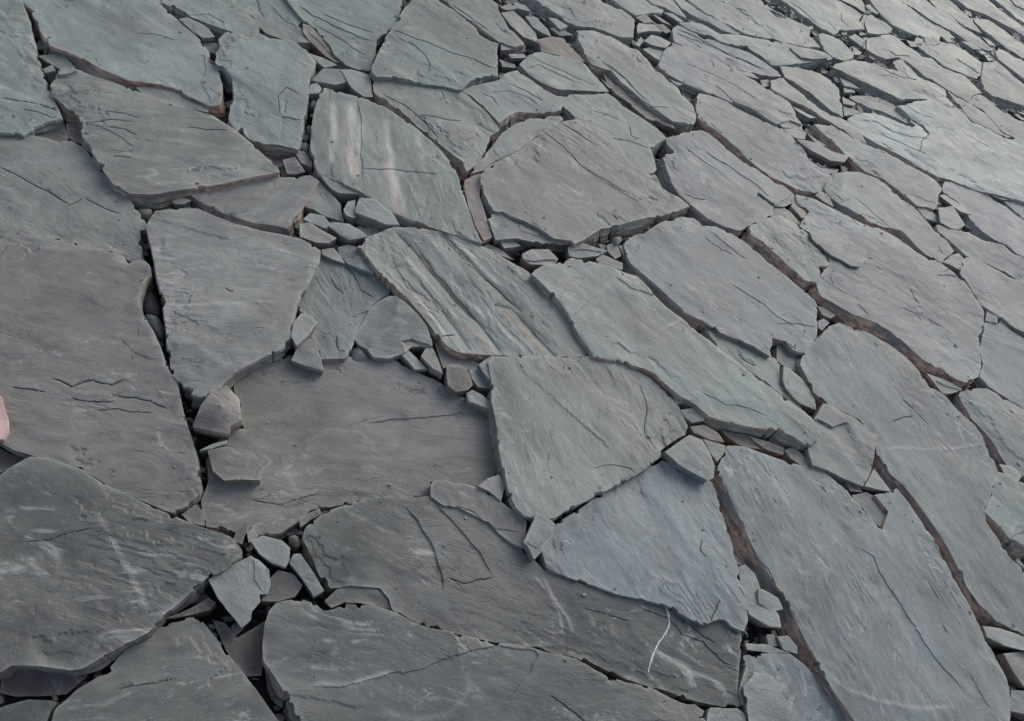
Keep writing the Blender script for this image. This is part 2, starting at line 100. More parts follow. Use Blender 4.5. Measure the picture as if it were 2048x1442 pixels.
('S','diamond-shaped grey slab above the long striated slab',0.308,2.12,0.051,-0.0141,-0.0202,-0.139,(0.149,0.174,0.181),0.5,0.0,0.0,[(-223,26),(-184,10),(-212,-47),(-174,-102),(-146,-148),(-106,-183),(-56,-194),(5,-210),(68,-202),(115,-183),(131,-157),(162,-95),(196,-38),(195,9),(212,61),(244,140),(213,143),(164,138),(105,146),(36,146),(-16,158),(-65,176),(-104,188),(-137,183),(-189,112),(-230,41)],[('gash',4.0,[(129,34),(159,27),(183,22),(200,24)]),('crack',1.0,[(-158,50),(-119,40),(-58,34),(3,29)]),('step',2.0,[(-108,94),(-53,85),(28,82),(89,77),(175,49)]),('crack',1.0,[(-95,-162),(-60,-160),(-22,-135)])]),
('S','large smooth centre slab with a dark toothed lower edge beside a rusty broken face',-0.092,1.73,0.064,-0.0076,-0.008,-0.076,(0.163,0.178,0.165),0.4,0.0,0.0,[(-232,-213),(-203,-237),(-171,-269),(-137,-253),(-78,-239),(-30,-235),(22,-239),(69,-212),(80,-219),(96,-185),(118,-125),(166,-56),(229,32),(275,86),(312,140),(336,182),(295,190),(267,190),(230,200),(193,226),(178,212),(124,216),(77,242),(12,280),(-57,285),(-116,269),(-150,224),(-173,188),(-186,131),(-197,60),(-213,-13),(-235,-79),(-250,-122),(-259,-148),(-257,-172)],[('crack',1.3,[(-180,134),(-106,123),(-35,90),(19,81),(86,84),(149,83)]),('crack',1.0,[(-159,216),(-94,215),(-14,208)]),('step',1.5,[(65,74),(128,73),(188,79)])]),
('C','crumbly rust-brown broken face on the left end of the smooth centre slab',-0.311,1.464,0.053,0.0326,0.0071,0.222,(0.182,0.159,0.152),0.9,7.0,0.0,[(-52,23),(-12,-27),(32,-73),(77,-108),(91,-82),(38,-20),(-8,33),(-46,114),(-59,94),(-71,59)],[]),
('S','pale slanting strip of slate above the rusty broken face',-0.33,1.752,0.056,-0.0024,-0.0082,1.336,(0.163,0.197,0.187),0.6,0.0,0.0,[(-28,-164),(-21,-143),(-1,-98),(22,-31),(37,41),(49,112),(63,166),(79,203),(38,179),(-1,152),(-32,82),(-46,19),(-46,-68),(-49,-182),(-48,-199)],[('step',2.0,[(-26,-180),(-20,-120),(0,-74),(21,-17),(37,56)])]),
('C','small brownish block lying where the pale slanting strip ends',-0.275,1.957,0.047,-0.022,0.0465,-0.162,(0.172,0.181,0.172),0.4,2.0,0.0,[(2,-32),(28,26),(16,36),(-21,2),(-25,-31)],[]),
('F','layered grey ledge beneath the lower edge of the smooth centre slab',-0.148,1.472,0.057,-0.0148,-0.0172,-0.169,(0.16,0.18,0.177),0.3,0.0,0.0,[(-59,-95),(-15,-47),(54,-10),(116,33),(128,55),(82,33),(26,28),(-27,29),(-83,36),(-107,-10),(-109,-45)],[('step',3.0,[(-112,-23),(-71,12),(-31,25),(-19,-18)]),('step',2.0,[(-17,-17),(45,11),(114,39)])]),
('S','pale upper slab with a scalloped step resting on the smooth centre slab',-0.066,2.061,0.056,0.0133,-0.0019,0.0,(0.158,0.19,0.177),0.2,0.0,0.0,[(-199,-28),(-179,-30),(-143,-51),(-80,-46),(-22,-46),(19,-73),(52,-84),(63,-105),(91,-122),(117,-131),(148,-116),(161,-77),(137,-34),(111,5),(114,18),(129,68),(140,92),(100,111),(49,121),(-29,129),(-83,146),(-117,147),(-142,107),(-210,43),(-244,0)],[('crack',1.0,[(-112,32),(-66,52),(-29,59)]),('crack',1.0,[(11,58),(34,15),(65,21)]),('step',2.0,[(-22,-46),(38,-13),(109,8)])]),
('S','pale slab above the slanting strip with wavy scaly surface lines',-0.418,1.96,0.053,-0.002,-0.0165,-0.131,(0.181,0.215,0.207),0.5,0.0,0.0,[(-103,-110),(-59,-121),(11,-150),(16,-122),(33,-63),(103,-6),(147,58),(143,99),(108,102),(76,101),(34,105),(-24,116),(-52,117),(-71,74),(-80,12),(-126,-65),(-142,-108)],[('step',1.5,[(-76,-62),(-31,5),(36,27),(93,17)]),('crack',1.2,[(-85,-71),(-56,-64),(-21,-84)]),('crack',1.0,[(-46,35),(13,49),(79,48)])]),
('S','four-sided pale slab with a bright brown lower rim next to the drip-stained slab',-0.561,1.697,0.056,-0.0069,-0.0132,-0.123,(0.163,0.196,0.182),1.0,0.0,0.0,[(-198,-51),(-171,-55),(-115,-60),(-62,-69),(-32,-79),(20,-88),(87,-101),(144,-114),(168,-143),(177,-103),(177,-56),(167,1),(155,49),(169,92),(132,108),(78,129),(27,142),(-2,150),(-41,128),(-93,97),(-150,66),(-202,28),(-225,5),(-215,-27)],[('crack',1.5,[(-175,-39),(-107,-32),(-23,-51),(40,-79)]),('crack',1.2,[(-46,-33),(-10,-9),(25,5),(59,33)]),('step',1.5,[(83,71),(113,59),(169,72)]),('crack',0.8,[(-81,98),(-42,95),(-8,65)])]),
('S','tall slab with two fine diagonal cracks and a straight cut right side',-0.722,1.977,0.065,0.0002,-0.0258,0.054,(0.153,0.183,0.172),0.1,0.0,0.0,[(-165,81),(-149,-5),(-133,-99),(-101,-217),(-86,-268),(-63,-282),(4,-229),(69,-190),(118,-155),(159,-137),(160,-79),(182,-33),(217,15),(147,160),(125,149),(79,149),(53,172),(15,182),(-33,195),(-102,197),(-151,237),(-192,188),(-168,133)],[('crack',1.5,[(-135,-52),(-78,-38),(-14,-16),(52,-5),(127,26),(204,42)]),('crack',1.0,[(-110,-73),(-49,-67),(-5,-79),(31,-110),(47,-151)]),('step',-1.0,[(-140,-20),(-80,35),(-37,77),(27,157)])]),
('S','wide top-edge slab with flaky layers running to its lower corner',-0.946,1.846,0.046,-0.007,-0.0176,0.133,(0.168,0.202,0.19),0.3,0.0,0.0,[(-1,323),(-275,-6),(-199,-44),(-146,-68),(-90,-77),(-21,-107),(7,-132),(58,-145),(91,-138),(121,-118),(108,-70),(85,-26),(59,28),(73,80),(67,124),(52,183),(15,272)],[('step',3.0,[(-202,-21),(-133,-29),(-62,-22),(4,-8),(63,9)]),('crack',1.2,[(-120,-2),(-57,9),(-10,25),(38,41)]),('step',2.0,[(-127,-59),(-60,-56),(27,-65),(90,-66)])]),
('S','narrow flaky slab at the top edge just left of the wide flaky slab',-1.149,1.724,0.039,0.0136,-0.012,-0.121,(0.179,0.219,0.206),0.3,0.0,0.0,[(-130,-28),(-80,-33),(-19,-60),(13,-71),(43,-62),(92,-45),(125,-11),(92,12),(54,31),(47,70),(-7,85),(-74,110),(-159,13)],[('crack',1.2,[(-102,41),(-61,0),(-36,-14)]),('step',2.0,[(-59,51),(12,20),(71,25)])]),
('S','rounded pale slab touching the top edge above the upright pale slab',-1.27,1.609,0.046,-0.0164,0.0041,0.127,(0.194,0.233,0.216),0.1,0.0,0.0,[(-141,-70),(-93,-60),(-53,-59),(-3,-47),(45,-33),(80,-23),(112,-10),(116,27),(98,53),(43,71),(-6,79),(-35,111),(-155,-29)],[('step',2.0,[(-62,-63),(-28,-14),(24,-12),(48,-36)])]),
('C','pale elongated chip in the gap beneath the rounded pale slab',-1.279,1.523,0.047,0.0033,0.0006,-0.221,(0.205,0.228,0.222),0.1,2.0,0.0,[(0,-23),(35,-24),(56,3),(20,20),(-10,20),(-46,14),(-56,-10)],[]),
('C','grey layered chip lower down in the same gap as the pale elongated chip',-1.216,1.501,0.027,0.0256,0.0271,0.203,(0.153,0.174,0.166),0.3,0.0,0.0,[(4,-22),(22,-15),(25,12),(-1,23),(-50,2)],[]),
('S','drip-stained slab with pale brownish vertical streaks',-0.58,1.429,0.059,0.0121,-0.0059,-0.838,(0.171,0.205,0.19),0.5,0.0,0.0,[(-239,-21),(-199,-88),(-161,-128),(-126,-158),(-69,-149),(-10,-142),(55,-146),(104,-150),(160,-138),(216,-126),(284,-106),(347,-89),(310,-63),(274,-23),(237,17),(194,67),(140,122),(72,154),(5,169),(-68,177),(-123,183),(-155,180),(-212,161),(-253,145),(-296,132),(-289,96),(-270,45)],[('brown',6.0,[(-191,77),(-126,-22),(-75,-114)]),('brown',5.0,[(-105,-4),(-67,-71),(-37,-129)]),('brown',6.0,[(50,-68),(97,-122),(134,-159)]),('brown',5.0,[(-50,45),(4,-34),(62,-105)]),('stain',17.0,[(-216,151),(-144,39),(-87,-64),(-48,-132)]),('stain',8.0,[(-148,89),(-90,-16),(-40,-108)]),('stain',15.0,[(-10,4),(54,-64),(122,-146)]),('stain',9.0,[(-253,102),(-194,20),(-118,-115)]),('stain',8.0,[(-99,148),(-38,56),(45,-48)]),('step',3.0,[(-206,163),(-170,119),(-122,50),(-81,-22),(-20,-113)]),('crease',3.0,[(-261,111),(-221,71),(-193,22),(-132,-84)]),('crack',0.8,[(-47,-69),(6,-27),(56,3),(129,57)]),('step',2.0,[(241,-69),(268,-99),(303,-102),(349,-96)])]),
('C','broken blocky slate above the drip-stained slab, left one of two',-0.89,1.618,0.048,0.0417,0.0348,-0.002,(0.172,0.189,0.186),0.1,0.0,0.0,[(-20,-42),(25,-21),(48,18),(21,33),(1,45),(-39,15),(-36,-46)],[]),
('C','angular slate slotted between the drip-stained slab and the tall cracked slab',-0.827,1.649,0.052,-0.0347,-0.0596,0.179,(0.175,0.2,0.194),0.1,0.0,0.0,[(-40,0),(-17,-18),(9,-33),(54,-38),(72,-18),(15,58),(-34,37),(-60,12)],[]),
('C','small white-grey stone at the top of the pebble-filled joint',-0.901,1.551,0.042,-0.0008,-0.0164,0.015,(0.2,0.223,0.216),0.1,0.0,0.0,[(19,-10),(12,14),(-11,26),(-19,3),(-2,-32)],[]),
('C','fibrous brownish strip of slate beside the wide flaky slab',-0.997,1.729,0.04,-0.0592,-0.0494,0.193,(0.11,0.1,0.09),0.4,4.0,0.0,[(-62,-1),(-26,-17),(28,-34),(73,-37),(102,-14),(48,3),(-11,27),(-66,44),(-86,31)],[('step',2.0,[(-60,15),(-2,2),(65,-24)])]),
('C','pointed pale slate at the right shoulder of the upright pale slab',-0.956,1.667,0.041,-0.0615,-0.0324,-0.124,(0.176,0.196,0.19),0.2,0.0,0.0,[(-18,-12),(23,-18),(44,21),(-4,14),(-44,-4)],[]),
('P','smooth pebble caught highest in the pebble-filled joint',-0.882,1.512,0.028,-0.0014,-0.0013,0.286,(0.18,0.207,0.199),0.0,0.0,0.0,[(-5,-14),(7,-21),(16,-8),(5,15),(-9,22),(-14,7)],[]),
('P','second pebble down in the pebble-filled joint',-0.834,1.42,0.029,-0.0193,-0.0016,-0.211,(0.184,0.205,0.197),0.0,0.0,0.0,[(5,-17),(12,-6),(4,13),(-9,13),(-12,-2)],[]),
('P','third pebble down in the pebble-filled joint',-0.822,1.383,0.029,0.0178,-0.0116,-0.055,(0.159,0.181,0.169),0.0,0.0,0.0,[(0,-16),(14,-3),(7,14),(-10,12),(-11,-7)],[]),
('P','lowest and largest pebble of the pebble-filled joint',-0.802,1.348,0.037,0.0128,0.0003,-0.248,(0.175,0.2,0.19),0.0,0.0,0.0,[(3,-17),(16,-7),(11,10),(-4,19),(-16,7),(-10,-12)],[]),
('C',"pale oblong chip below the lowest pebble, by the drip-stained slab's corner",-0.774,1.304,0.037,-0.0665,-0.0695,0.006,(0.166,0.174,0.168),0.2,0.0,0.0,[(4,-20),(31,-10),(19,7),(-19,23),(-35,1)],[]),
('C','dark square chip at the tip of the rippled slab',-0.78,1.257,0.038,-0.0257,0.0476,0.352,(0.101,0.108,0.107),0.1,0.0,0.0,[(0,-28),(17,-17),(33,8),(-16,33),(-35,4)],[]),
('S','dark slate sunk in the hole under the square broken corner',-0.856,1.279,0.015,0.0077,0.0065,0.145,(0.093,0.108,0.101),0.2,0.0,0.0,[(-35,-11),(34,-28),(44,-1),(14,39),(-58,2)],[]),
('C',"grey slate lodged behind the rippled slab's upper left corner",-1.451,1.169,0.034,-0.0195,-0.0101,0.155,(0.154,0.177,0.167),0.3,0.0,0.0,[(-29,-15),(30,-16),(52,14),(-12,32),(-42,-15)],[]),
('C','whitish small chip in the black gap by the corner slab',-1.429,1.126,0.049,0.061,-0.0351,0.16,(0.191,0.215,0.211),0.1,2.0,0.0,[(4,-17),(15,6),(-7,19),(-11,-9)],[]),
('C','thin whitish flake lying on the upper left tip of the rippled slab',-1.372,1.13,0.074,0.0538,0.0437,-0.082,(0.209,0.232,0.225),0.1,1.2,0.0,[(-4,-21),(8,-5),(16,16),(6,21),(-11,4),(-15,-14)],[]),
('C','dark brown stone in the gap left of the rippled slab',-1.252,1.004,0.029,-0.0631,0.0325,0.031,(0.111,0.099,0.09),0.8,0.0,0.0,[(-4,-18),(16,-18),(36,-14),(-15,38),(-35,13)],[]),
('P','grey pebble at the crossing of joints above the shield-shaped slab',-0.968,0.907,0.039,0.0171,-0.0149,0.017,(0.164,0.186,0.18),0.0,0.0,0.0,[(-7,-13),(9,-11),(14,6),(6,22),(-22,-4)],[]),
('C','thin pale chip under the lower edge of the rippled slab',-0.921,0.982,0.039,-0.0336,0.0218,0.127,(0.193,0.215,0.208),0.0,1.0,0.0,[(-5,-15),(10,-2),(16,19),(-5,11),(-17,-13)],[]),
('P','two-toned rounded pebble beside the straight left side of the shield-shaped slab',-0.745,0.664,0.04,-0.0117,0.0162,0.002,(0.163,0.184,0.174),0.0,0.0,0.0,[(3,-16),(22,-21),(30,-14),(24,-1),(-8,26),(-30,19),(-42,8)],[]),
('P','dark rounded pebble just above the two-toned pebble',-0.799,0.716,0.032,-0.0144,-0.0123,0.246,(0.092,0.101,0.097),0.0,0.0,0.0,[(9,-34),(40,-19),(16,7),(-10,25),(-35,30),(-21,-8)],[]),
('C','bright pink stone cut by the left border',-0.815,0.316,0.08,0.0097,0.0542,-0.119,(0.524,0.369,0.337),0.2,3.0,0.0,[(17,-45),(36,-32),(32,-15),(13,3),(-10,20),(-31,35),(-58,37)],[]),
('S','ribbed slab with deep parallel ridges running diagonally, above the five-sided slab',-0.194,1.174,0.064,-0.0058,-0.0238,-0.457,(0.174,0.203,0.192),0.7,0.0,0.0,[(-261,-68),(-226,-86),(-168,-104),(-125,-114),(-66,-136),(-22,-157),(10,-174),(32,-181),(69,-181),(123,-150),(176,-115),(287,-47),(359,13),(357,30),(330,47),(284,75),(242,102),(193,124),(143,145),(108,166),(59,162),(5,168),(-41,159),(-100,146),(-152,128),(-214,95),(-243,77),(-260,63),(-279,19),(-296,-16),(-298,-58)],[('brown',7.0,[(-193,41),(-105,4),(-25,-37),(32,-63)]),('brown',9.0,[(32,-100),(86,-113),(149,-128)]),('brown',6.0,[(-177,-73),(-108,-95),(-28,-120)]),('brown',8.0,[(91,1),(173,-19),(270,-51)]),('stain',6.0,[(-165,43),(-79,11),(7,-25),(86,-47)]),('stain',5.0,[(-198,-3),(-127,-26),(-38,-66),(32,-100)]),('stain',6.0,[(-115,134),(-15,96),(69,68)]),('stain',5.0,[(55,-14),(148,-56),(217,-83)]),('stain',5.0,[(-119,-91),(-38,-127),(38,-166)]),('valley',6.0,[(-250,54),(-176,28),(-106,-3),(-42,-31),(18,-55),(75,-73),(124,-97),(167,-122)]),('valley',5.0,[(-148,131),(-80,106),(-5,77),(66,52),(117,39),(155,30)]),('valley',4.0,[(-205,-69),(-176,-33),(-109,-58),(-38,-85),(0,-111),(44,-132),(97,-163)]),('crease',5.0,[(-192,91),(-110,68),(-20,38),(56,12),(132,-24),(241,-72)]),('valley',5.0,[(76,2),(125,23),(180,-2),(239,-25),(291,-45)]),('step',4.0,[(-172,38),(-93,0),(-12,-34),(62,-67)]),('step',-3.0,[(-190,-83),(-117,-95),(-45,-115),(-8,-123)]),('crack',1.2,[(11,-168),(36,-144)]),('crack',1.0,[(-157,128),(-75,96),(15,66),(117,39)])]),
('S','grey-green slab with fine branching cracks left of the ribbed slab',-0.434,0.956,0.04,0.0131,-0.0182,-0.554,(0.154,0.178,0.17),0.4,0.0,0.0,[(-96,-49),(-75,-74),(-46,-76),(-21,-87),(-16,-122),(6,-129),(40,-162),(87,-126),(79,-83),(72,-65),(64,-7),(55,39),(62,75),(73,96),(69,118),(40,127),(16,128),(-24,123),(-60,112),(-89,112),(-126,89),(-115,28)],[('crack',1.0,[(-71,55),(-46,37),(-20,32)]),('crack',1.0,[(-53,108),(-26,96),(10,67),(49,65)]),('step',2.0,[(38,-9),(59,24)]),('crack',1.0,[(36,-90),(63,-122)])]),
('C','faceted triangular stone leaning on the branching-crack slab',-0.291,0.958,0.056,0.0488,0.0522,0.299,(0.156,0.176,0.167),0.1,0.0,0.0,[(-76,59),(-83,26),(-75,-25),(-70,-70),(-51,-79),(-28,-80),(-3,-92),(30,-74),(53,-44),(59,-16),(77,-1),(103,10),(96,22),(66,52),(28,71),(-18,86),(-48,90),(-62,83)],[('crease',6.0,[(-31,78),(-9,24),(-24,-51)]),('step',6.0,[(30,-21),(49,2),(74,5),(102,12)]),('crease',4.0,[(-23,55),(7,19),(34,-19)])]),
('P','dark rounded stone at the foot of the faceted triangular stone',-0.325,0.864,0.04,0.0035,-0.02,0.065,(0.104,0.114,0.11),0.0,0.0,0.0,[(15,-20),(32,2),(14,17),(-15,28),(-32,6),(-14,-31)],[]),
('C',"greenish pointed chip standing against the shield-shaped slab's right side",-0.467,0.829,0.072,-0.0352,-0.0547,0.21,(0.194,0.219,0.21),0.0,4.0,0.0,[(-7,-37),(17,-52),(22,-9),(19,32),(0,39),(-25,32),(-25,-3)],[]),
('C',"triangular grey chip lying on the sunken slab's upper edge",-0.426,0.778,0.056,0.0206,0.0371,0.025,(0.168,0.181,0.17),0.2,3.0,0.0,[(-18,-30),(15,-24),(57,-13),(8,37),(-16,44),(-26,9),(-20,-21)],[]),
('C',"oval slate next to the ribbed slab's upper left corner",-0.487,1.092,0.048,0.0588,0.0204,0.127,(0.157,0.178,0.172),0.1,0.0,0.0,[(-32,-15),(-2,-26),(32,-21),(68,-14),(29,16),(-10,33),(-35,27),(-51,3)],[]),
('C','little rounded slate between the shield-shaped slab and the oval slate',-0.536,1.066,0.048,-0.0543,-0.0602,-0.015,(0.172,0.192,0.186),0.1,0.0,0.0,[(-19,-16),(8,-13),(40,-1),(9,15),(-9,21),(-29,-5)],[]),
('C','boat-shaped brownish chip on the upper right edge of the shield-shaped slab',-0.598,1.086,0.064,-0.0685,-0.0278,0.025,(0.184,0.194,0.184),0.2,4.0,0.0,[(-25,-35),(14,-23),(40,-4),(47,23),(5,20),(-33,20),(-48,-1)],[]),
('C','grey chip tucked behind the boat-shaped brownish chip',-0.621,1.131,0.055,-0.0371,-0.0354,-0.28,(0.175,0.195,0.19),0.1,3.0,0.0,[(-1,-15),(29,-9),(30,12),(3,24),(-30,8),(-31,-20)],[]),
('C','pale lozenge chip right of the boat-shaped brownish chip',-0.542,1.145,0.063,0.0244,-0.0112,0.161,(0.2,0.22,0.211),0.1,3.0,0.0,[(-3,-23),(20,-23),(52,15),(26,22),(-8,22),(-40,4),(-48,-17)],[]),
('C','thin upright stone stub between the small square slate and the drip-stained slab',-0.577,1.214,0.054,-0.0227,-0.0111,-0.118,(0.183,0.205,0.197),0.2,3.0,0.0,[(3,-20),(12,-19),(25,-12),(-7,40),(-19,22),(-13,-10)],[]),
('S',"pale narrow slate resting below the drip-stained slab's brown rim",-0.521,1.246,0.062,-0.0106,0.0089,0.128,(0.197,0.237,0.228),0.2,0.0,0.0,[(-38,-33),(-1,-23),(47,-14),(75,7),(34,28),(-21,37),(-53,18),(-44,-18)],[]),
('C','lens-shaped slate wedged at the lower left corner of the drip-stained slab',-0.639,1.273,0.053,-0.0287,0.0633,0.003,(0.159,0.179,0.174),0.2,0.0,0.0,[(-17,-24),(9,-23),(47,4),(56,21),(4,20),(-37,8),(-62,-6)],[]),
('S','brown shadowed slate under the pale narrow slate',-0.497,1.203,0.031,0.0162,-0.0207,0.071,(0.164,0.173,0.161),0.5,0.0,0.0,[(-2,-15),(-9,-45),(2,-22),(24,16),(33,52),(-1,25),(-45,-10)],[]),
('C','pale oblong chip on the upper right edge of the sunken slab',-0.213,0.916,0.048,-0.0616,-0.0149,-0.236,(0.183,0.207,0.198),0.2,3.0,0.0,[(-6,-11),(18,-21),(44,-1),(22,5),(-11,14),(-35,16),(-33,-3)],[]),
('C','upright shard with a bright thin edge beside the pale oblong chip',-0.172,0.94,0.056,-0.0239,-0.044,-0.261,(0.175,0.2,0.191),0.3,4.0,0.0,[(12,-22),(43,-21),(16,5),(-16,30),(-28,18),(-27,-9)],[]),
('C','brown-grey plate under the lower left end of the ribbed slab',-0.131,0.987,0.04,-0.0177,-0.0236,0.205,(0.153,0.161,0.157),0.2,0.0,0.0,[(-35,-18),(-8,-44),(24,-16),(57,-9),(66,21),(28,22),(-17,18),(-55,20),(-59,6)],[]),
('C','square reddish-brown stone in the joint left of the five-sided slab',-0.093,0.927,0.064,-0.0527,0.065,0.178,(0.104,0.094,0.085),0.5,4.0,0.0,[(-11,-32),(14,-36),(35,-16),(40,4),(8,33),(-14,31),(-37,15),(-35,2)],[]),
('C','flat grey-green chip between the square reddish stone and the five-sided slab',-0.05,0.965,0.048,-0.0631,-0.0037,0.078,(0.181,0.204,0.199),0.1,0.0,0.0,[(-13,-13),(11,-23),(40,-6),(10,16),(-18,23),(-30,3)],[]),
('C','splintered pale chip directly below the square reddish stone',-0.021,0.907,0.056,-0.0658,-0.0125,-0.188,(0.198,0.223,0.215),0.2,4.0,0.0,[(-20,-19),(12,-12),(37,-5),(36,10),(-2,16),(-28,13),(-35,-4)],[]),
('C','narrow shard leaning on the top left corner of the five-sided slab',-0.046,0.999,0.064,0.0588,-0.034,-0.153,(0.181,0.203,0.199),0.1,5.0,0.0,[(-1,-23),(24,-34),(5,4),(1,41),(-9,23),(-21,-9)],[]),
('C','chunky stone in the rubble below the smooth centre slab',-0.081,1.406,0.054,0.0164,-0.0333,-0.15,(0.163,0.181,0.178),0.1,5.0,0.0,[(-33,-36),(-7,-37),(50,8),(51,31),(13,46),(-29,12),(-44,-22)],[('step',4.0,[(-32,-38),(-3,-22),(29,10),(50,27)])]),
('C','fan of splintered slate under the toothed lower edge of the centre slab',0.023,1.517,0.052,0.0583,0.0188,-0.314,(0.174,0.196,0.193),0.1,4.0,0.0,[(-30,-45),(-4,-33),(38,5),(59,42),(12,30),(-27,23),(-46,-20)],[('step',3.0,[(-34,-25),(4,10),(48,30)])]),
('C','small pale brick-like stone at the upper left corner of the striated slab',0.105,1.524,0.052,0.0635,-0.0159,0.177,(0.189,0.215,0.203),0.1,3.0,0.0,[(-16,-25),(16,-8),(42,0),(33,25),(-33,19),(-42,-10)],[]),
('C','grey stone behind the pale brick-like stone',0.098,1.588,0.044,0.0424,0.0334,-0.235,(0.179,0.199,0.191),0.1,0.0,0.0,[(-14,-16),(16,-28),(27,-6),(8,18),(-10,32),(-26,2)],[]),
('P','rounded brownish pebble at the corner of the striated slab',0.093,1.624,0.058,-0.0055,0.0113,0.304,(0.101,0.09,0.082),0.3,0.0,0.0,[(3,-23),(12,-7),(13,14),(2,20),(-14,6),(-15,-9)],[]),
('C','crumbled stone on the upper left end of the striated slab',0.133,1.603,0.044,-0.0653,0.0074,0.127,(0.186,0.196,0.184),0.5,0.0,0.0,[(13,-27),(27,-8),(-11,26),(-29,9)],[]),
('C','thin dark chip left of the chunky rubble stone',-0.173,1.403,0.046,-0.0582,-0.0565,0.001,(0.176,0.196,0.19),0.2,0.0,0.0,[(-4,-27),(32,15),(-1,23),(-27,-10)],[]),
('C','broken chip between the thin dark chip and the ribbed slab',-0.192,1.36,0.039,0.0168,0.0244,-0.168,(0.181,0.2,0.197),0.2,0.0,0.0,[(14,-7),(50,3),(9,13),(-30,8),(-42,-18)],[]),
('C','broad pale chip in the rubble pocket right of the dark pointed slab',-0.222,0.357,0.072,-0.0289,0.0094,0.064,(0.175,0.197,0.19),0.1,3.0,0.0,[(-22,-18),(11,-21),(37,-16),(36,-2),(23,21),(1,26),(-36,15),(-51,-5)],[]),
('C','pale finger-shaped stone beside the rubble pocket',-0.144,0.352,0.072,-0.0485,0.0538,-0.039,(0.185,0.212,0.201),0.1,4.0,0.0,[(6,-16),(38,-31),(49,-12),(26,0),(-6,15),(-32,26),(-42,18),(-39,0)],[('crease',3.0,[(-35,3),(-6,-10),(35,-33)])]),
('C','angular arrowhead-shaped slate pointing down into a deep brown hole',-0.223,0.27,0.072,-0.0376,0.0432,-0.074,(0.183,0.207,0.201),0.1,2.5,0.0,[(-36,-39),(3,-52),(32,-62),(38,-44),(31,-29),(35,-7),(25,4),(38,11),(34,29),(14,51),(-12,57),(-32,56),(-42,39),(-58,14),(-72,-19)],[('step',2.0,[(-23,55),(0,22),(29,10)])]),
('C','dark brownish stone under the broad pale chip',-0.17,0.31,0.056,0.0477,0.058,0.23,(0.101,0.091,0.085),0.3,0.0,0.0,[(9,-27),(32,-4),(32,21),(4,31),(-26,23),(-31,-1),(-20,-42)],[]),
('C','small upright dark stone at the tip of the dark pointed slab',-0.299,0.361,0.056,0.0116,0.0602,0.065,(0.113,0.101,0.094),0.2,0.0,0.0,[(14,-19),(8,-5),(6,21),(-9,26),(-13,1),(-6,-22)],[]),
('C','tiny grey block above the broad pale chip',-0.281,0.367,0.056,0.0624,-0.0552,-0.048,(0.172,0.194,0.185),0.1,0.0,0.0,[(5,-17),(13,3),(-4,13),(-13,1)],[]),
('C',"grey stone in the cleft above the quartz-streaked slab's left end",-0.203,0.458,0.048,-0.0414,-0.0343,-0.051,(0.098,0.106,0.103),0.1,0.0,0.0,[(-5,-28),(3,-4),(16,19),(5,27),(-19,-13)],[]),
('P','dark knobbly pebble left of the quartz-streaked slab',-0.203,0.402,0.048,0.0071,-0.0126,0.096,(0.091,0.099,0.094),0.1,0.0,0.0,[(-6,-9),(13,-12),(16,4),(-5,15),(-18,2)],[]),
('C',"brown ridged stone lying in the deep gap below the pointed slab's tip",-0.292,0.193,0.048,-0.0558,-0.0147,-0.024,(0.107,0.097,0.09),0.3,0.0,0.0,[(-30,-34),(1,-10),(29,18),(29,34),(13,34),(-6,-2),(-35,-38)],[]),
('C','deep brown stone at the bottom of the hole under the arrowhead slate',-0.184,0.193,0.016,-0.0126,-0.0303,0.091,(0.114,0.104,0.094),0.7,4.0,0.0,[(-16,-25),(46,-47),(70,-33),(19,58),(3,25),(-10,2),(-45,15),(-69,8)],[]),
('C','small dark stone wedged at the lower tip of the biggest slab',-0.4,0.347,0.04,-0.0117,0.051,-0.239,(0.093,0.102,0.097),0.2,0.0,0.0,[(-1,-16),(28,-7),(10,15),(-14,19),(-24,-11)],[]),
('C','upright bluish stone block between the five-sided and the blue-grey pointed slab',0.246,0.667,0.08,-0.0692,0.0562,0.043,(0.171,0.191,0.192),0.1,5.0,0.0,[(-11,-34),(15,-52),(23,-27),(26,18),(25,42),(-4,49),(-26,43),(-24,-3),(-24,-32)],[('step',2.0,[(-20,-29),(8,-27),(26,18)])]),
('C','bluish cube-like stone at the lower left side of the five-sided slab',0.107,0.723,0.064,-0.0472,-0.0679,-0.029,(0.168,0.181,0.187),0.1,5.0,0.0,[(-2,-17),(31,-23),(24,17),(-1,34),(-20,10),(-31,-20)],[]),
('C','dark brownish slate above the notched edge of the big rounded slab',-0.033,0.363,0.052,-0.0181,0.0006,0.178,(0.092,0.102,0.096),0.2,0.0,0.0,[(-33,-41),(-16,-19),(11,-5),(74,15),(54,33),(32,41),(-25,17),(-43,-4),(-52,-35)],[]),
('C',"small grey stone in the black corner left of the scalloped slab's front",0.778,1.764,0.041,-0.0013,0.0427,-0.371,(0.152,0.171,0.174),0.1,0.0,0.0,[(-8,-22),(5,-25),(21,21),(-2,23),(-17,2)],[]),
('C','brown slate sliver hidden under the thick brown front face',0.78,1.821,0.04,-0.0024,-0.0625,-0.343,(0.167,0.174,0.168),0.4,0.0,0.0,[(-11,-18),(19,-15),(35,12),(-11,17),(-32,4)],[]),
('C','fan-shaped pale splintered stone below the thick brown front face',1.202,1.79,0.051,-0.0476,0.04,0.2,(0.191,0.214,0.202),0.5,4.0,0.0,[(-32,-16),(1,-33),(25,-18),(66,26),(29,26),(-21,14),(-66,1)],[('step',3.0,[(-34,-6),(12,3),(61,20)])]),
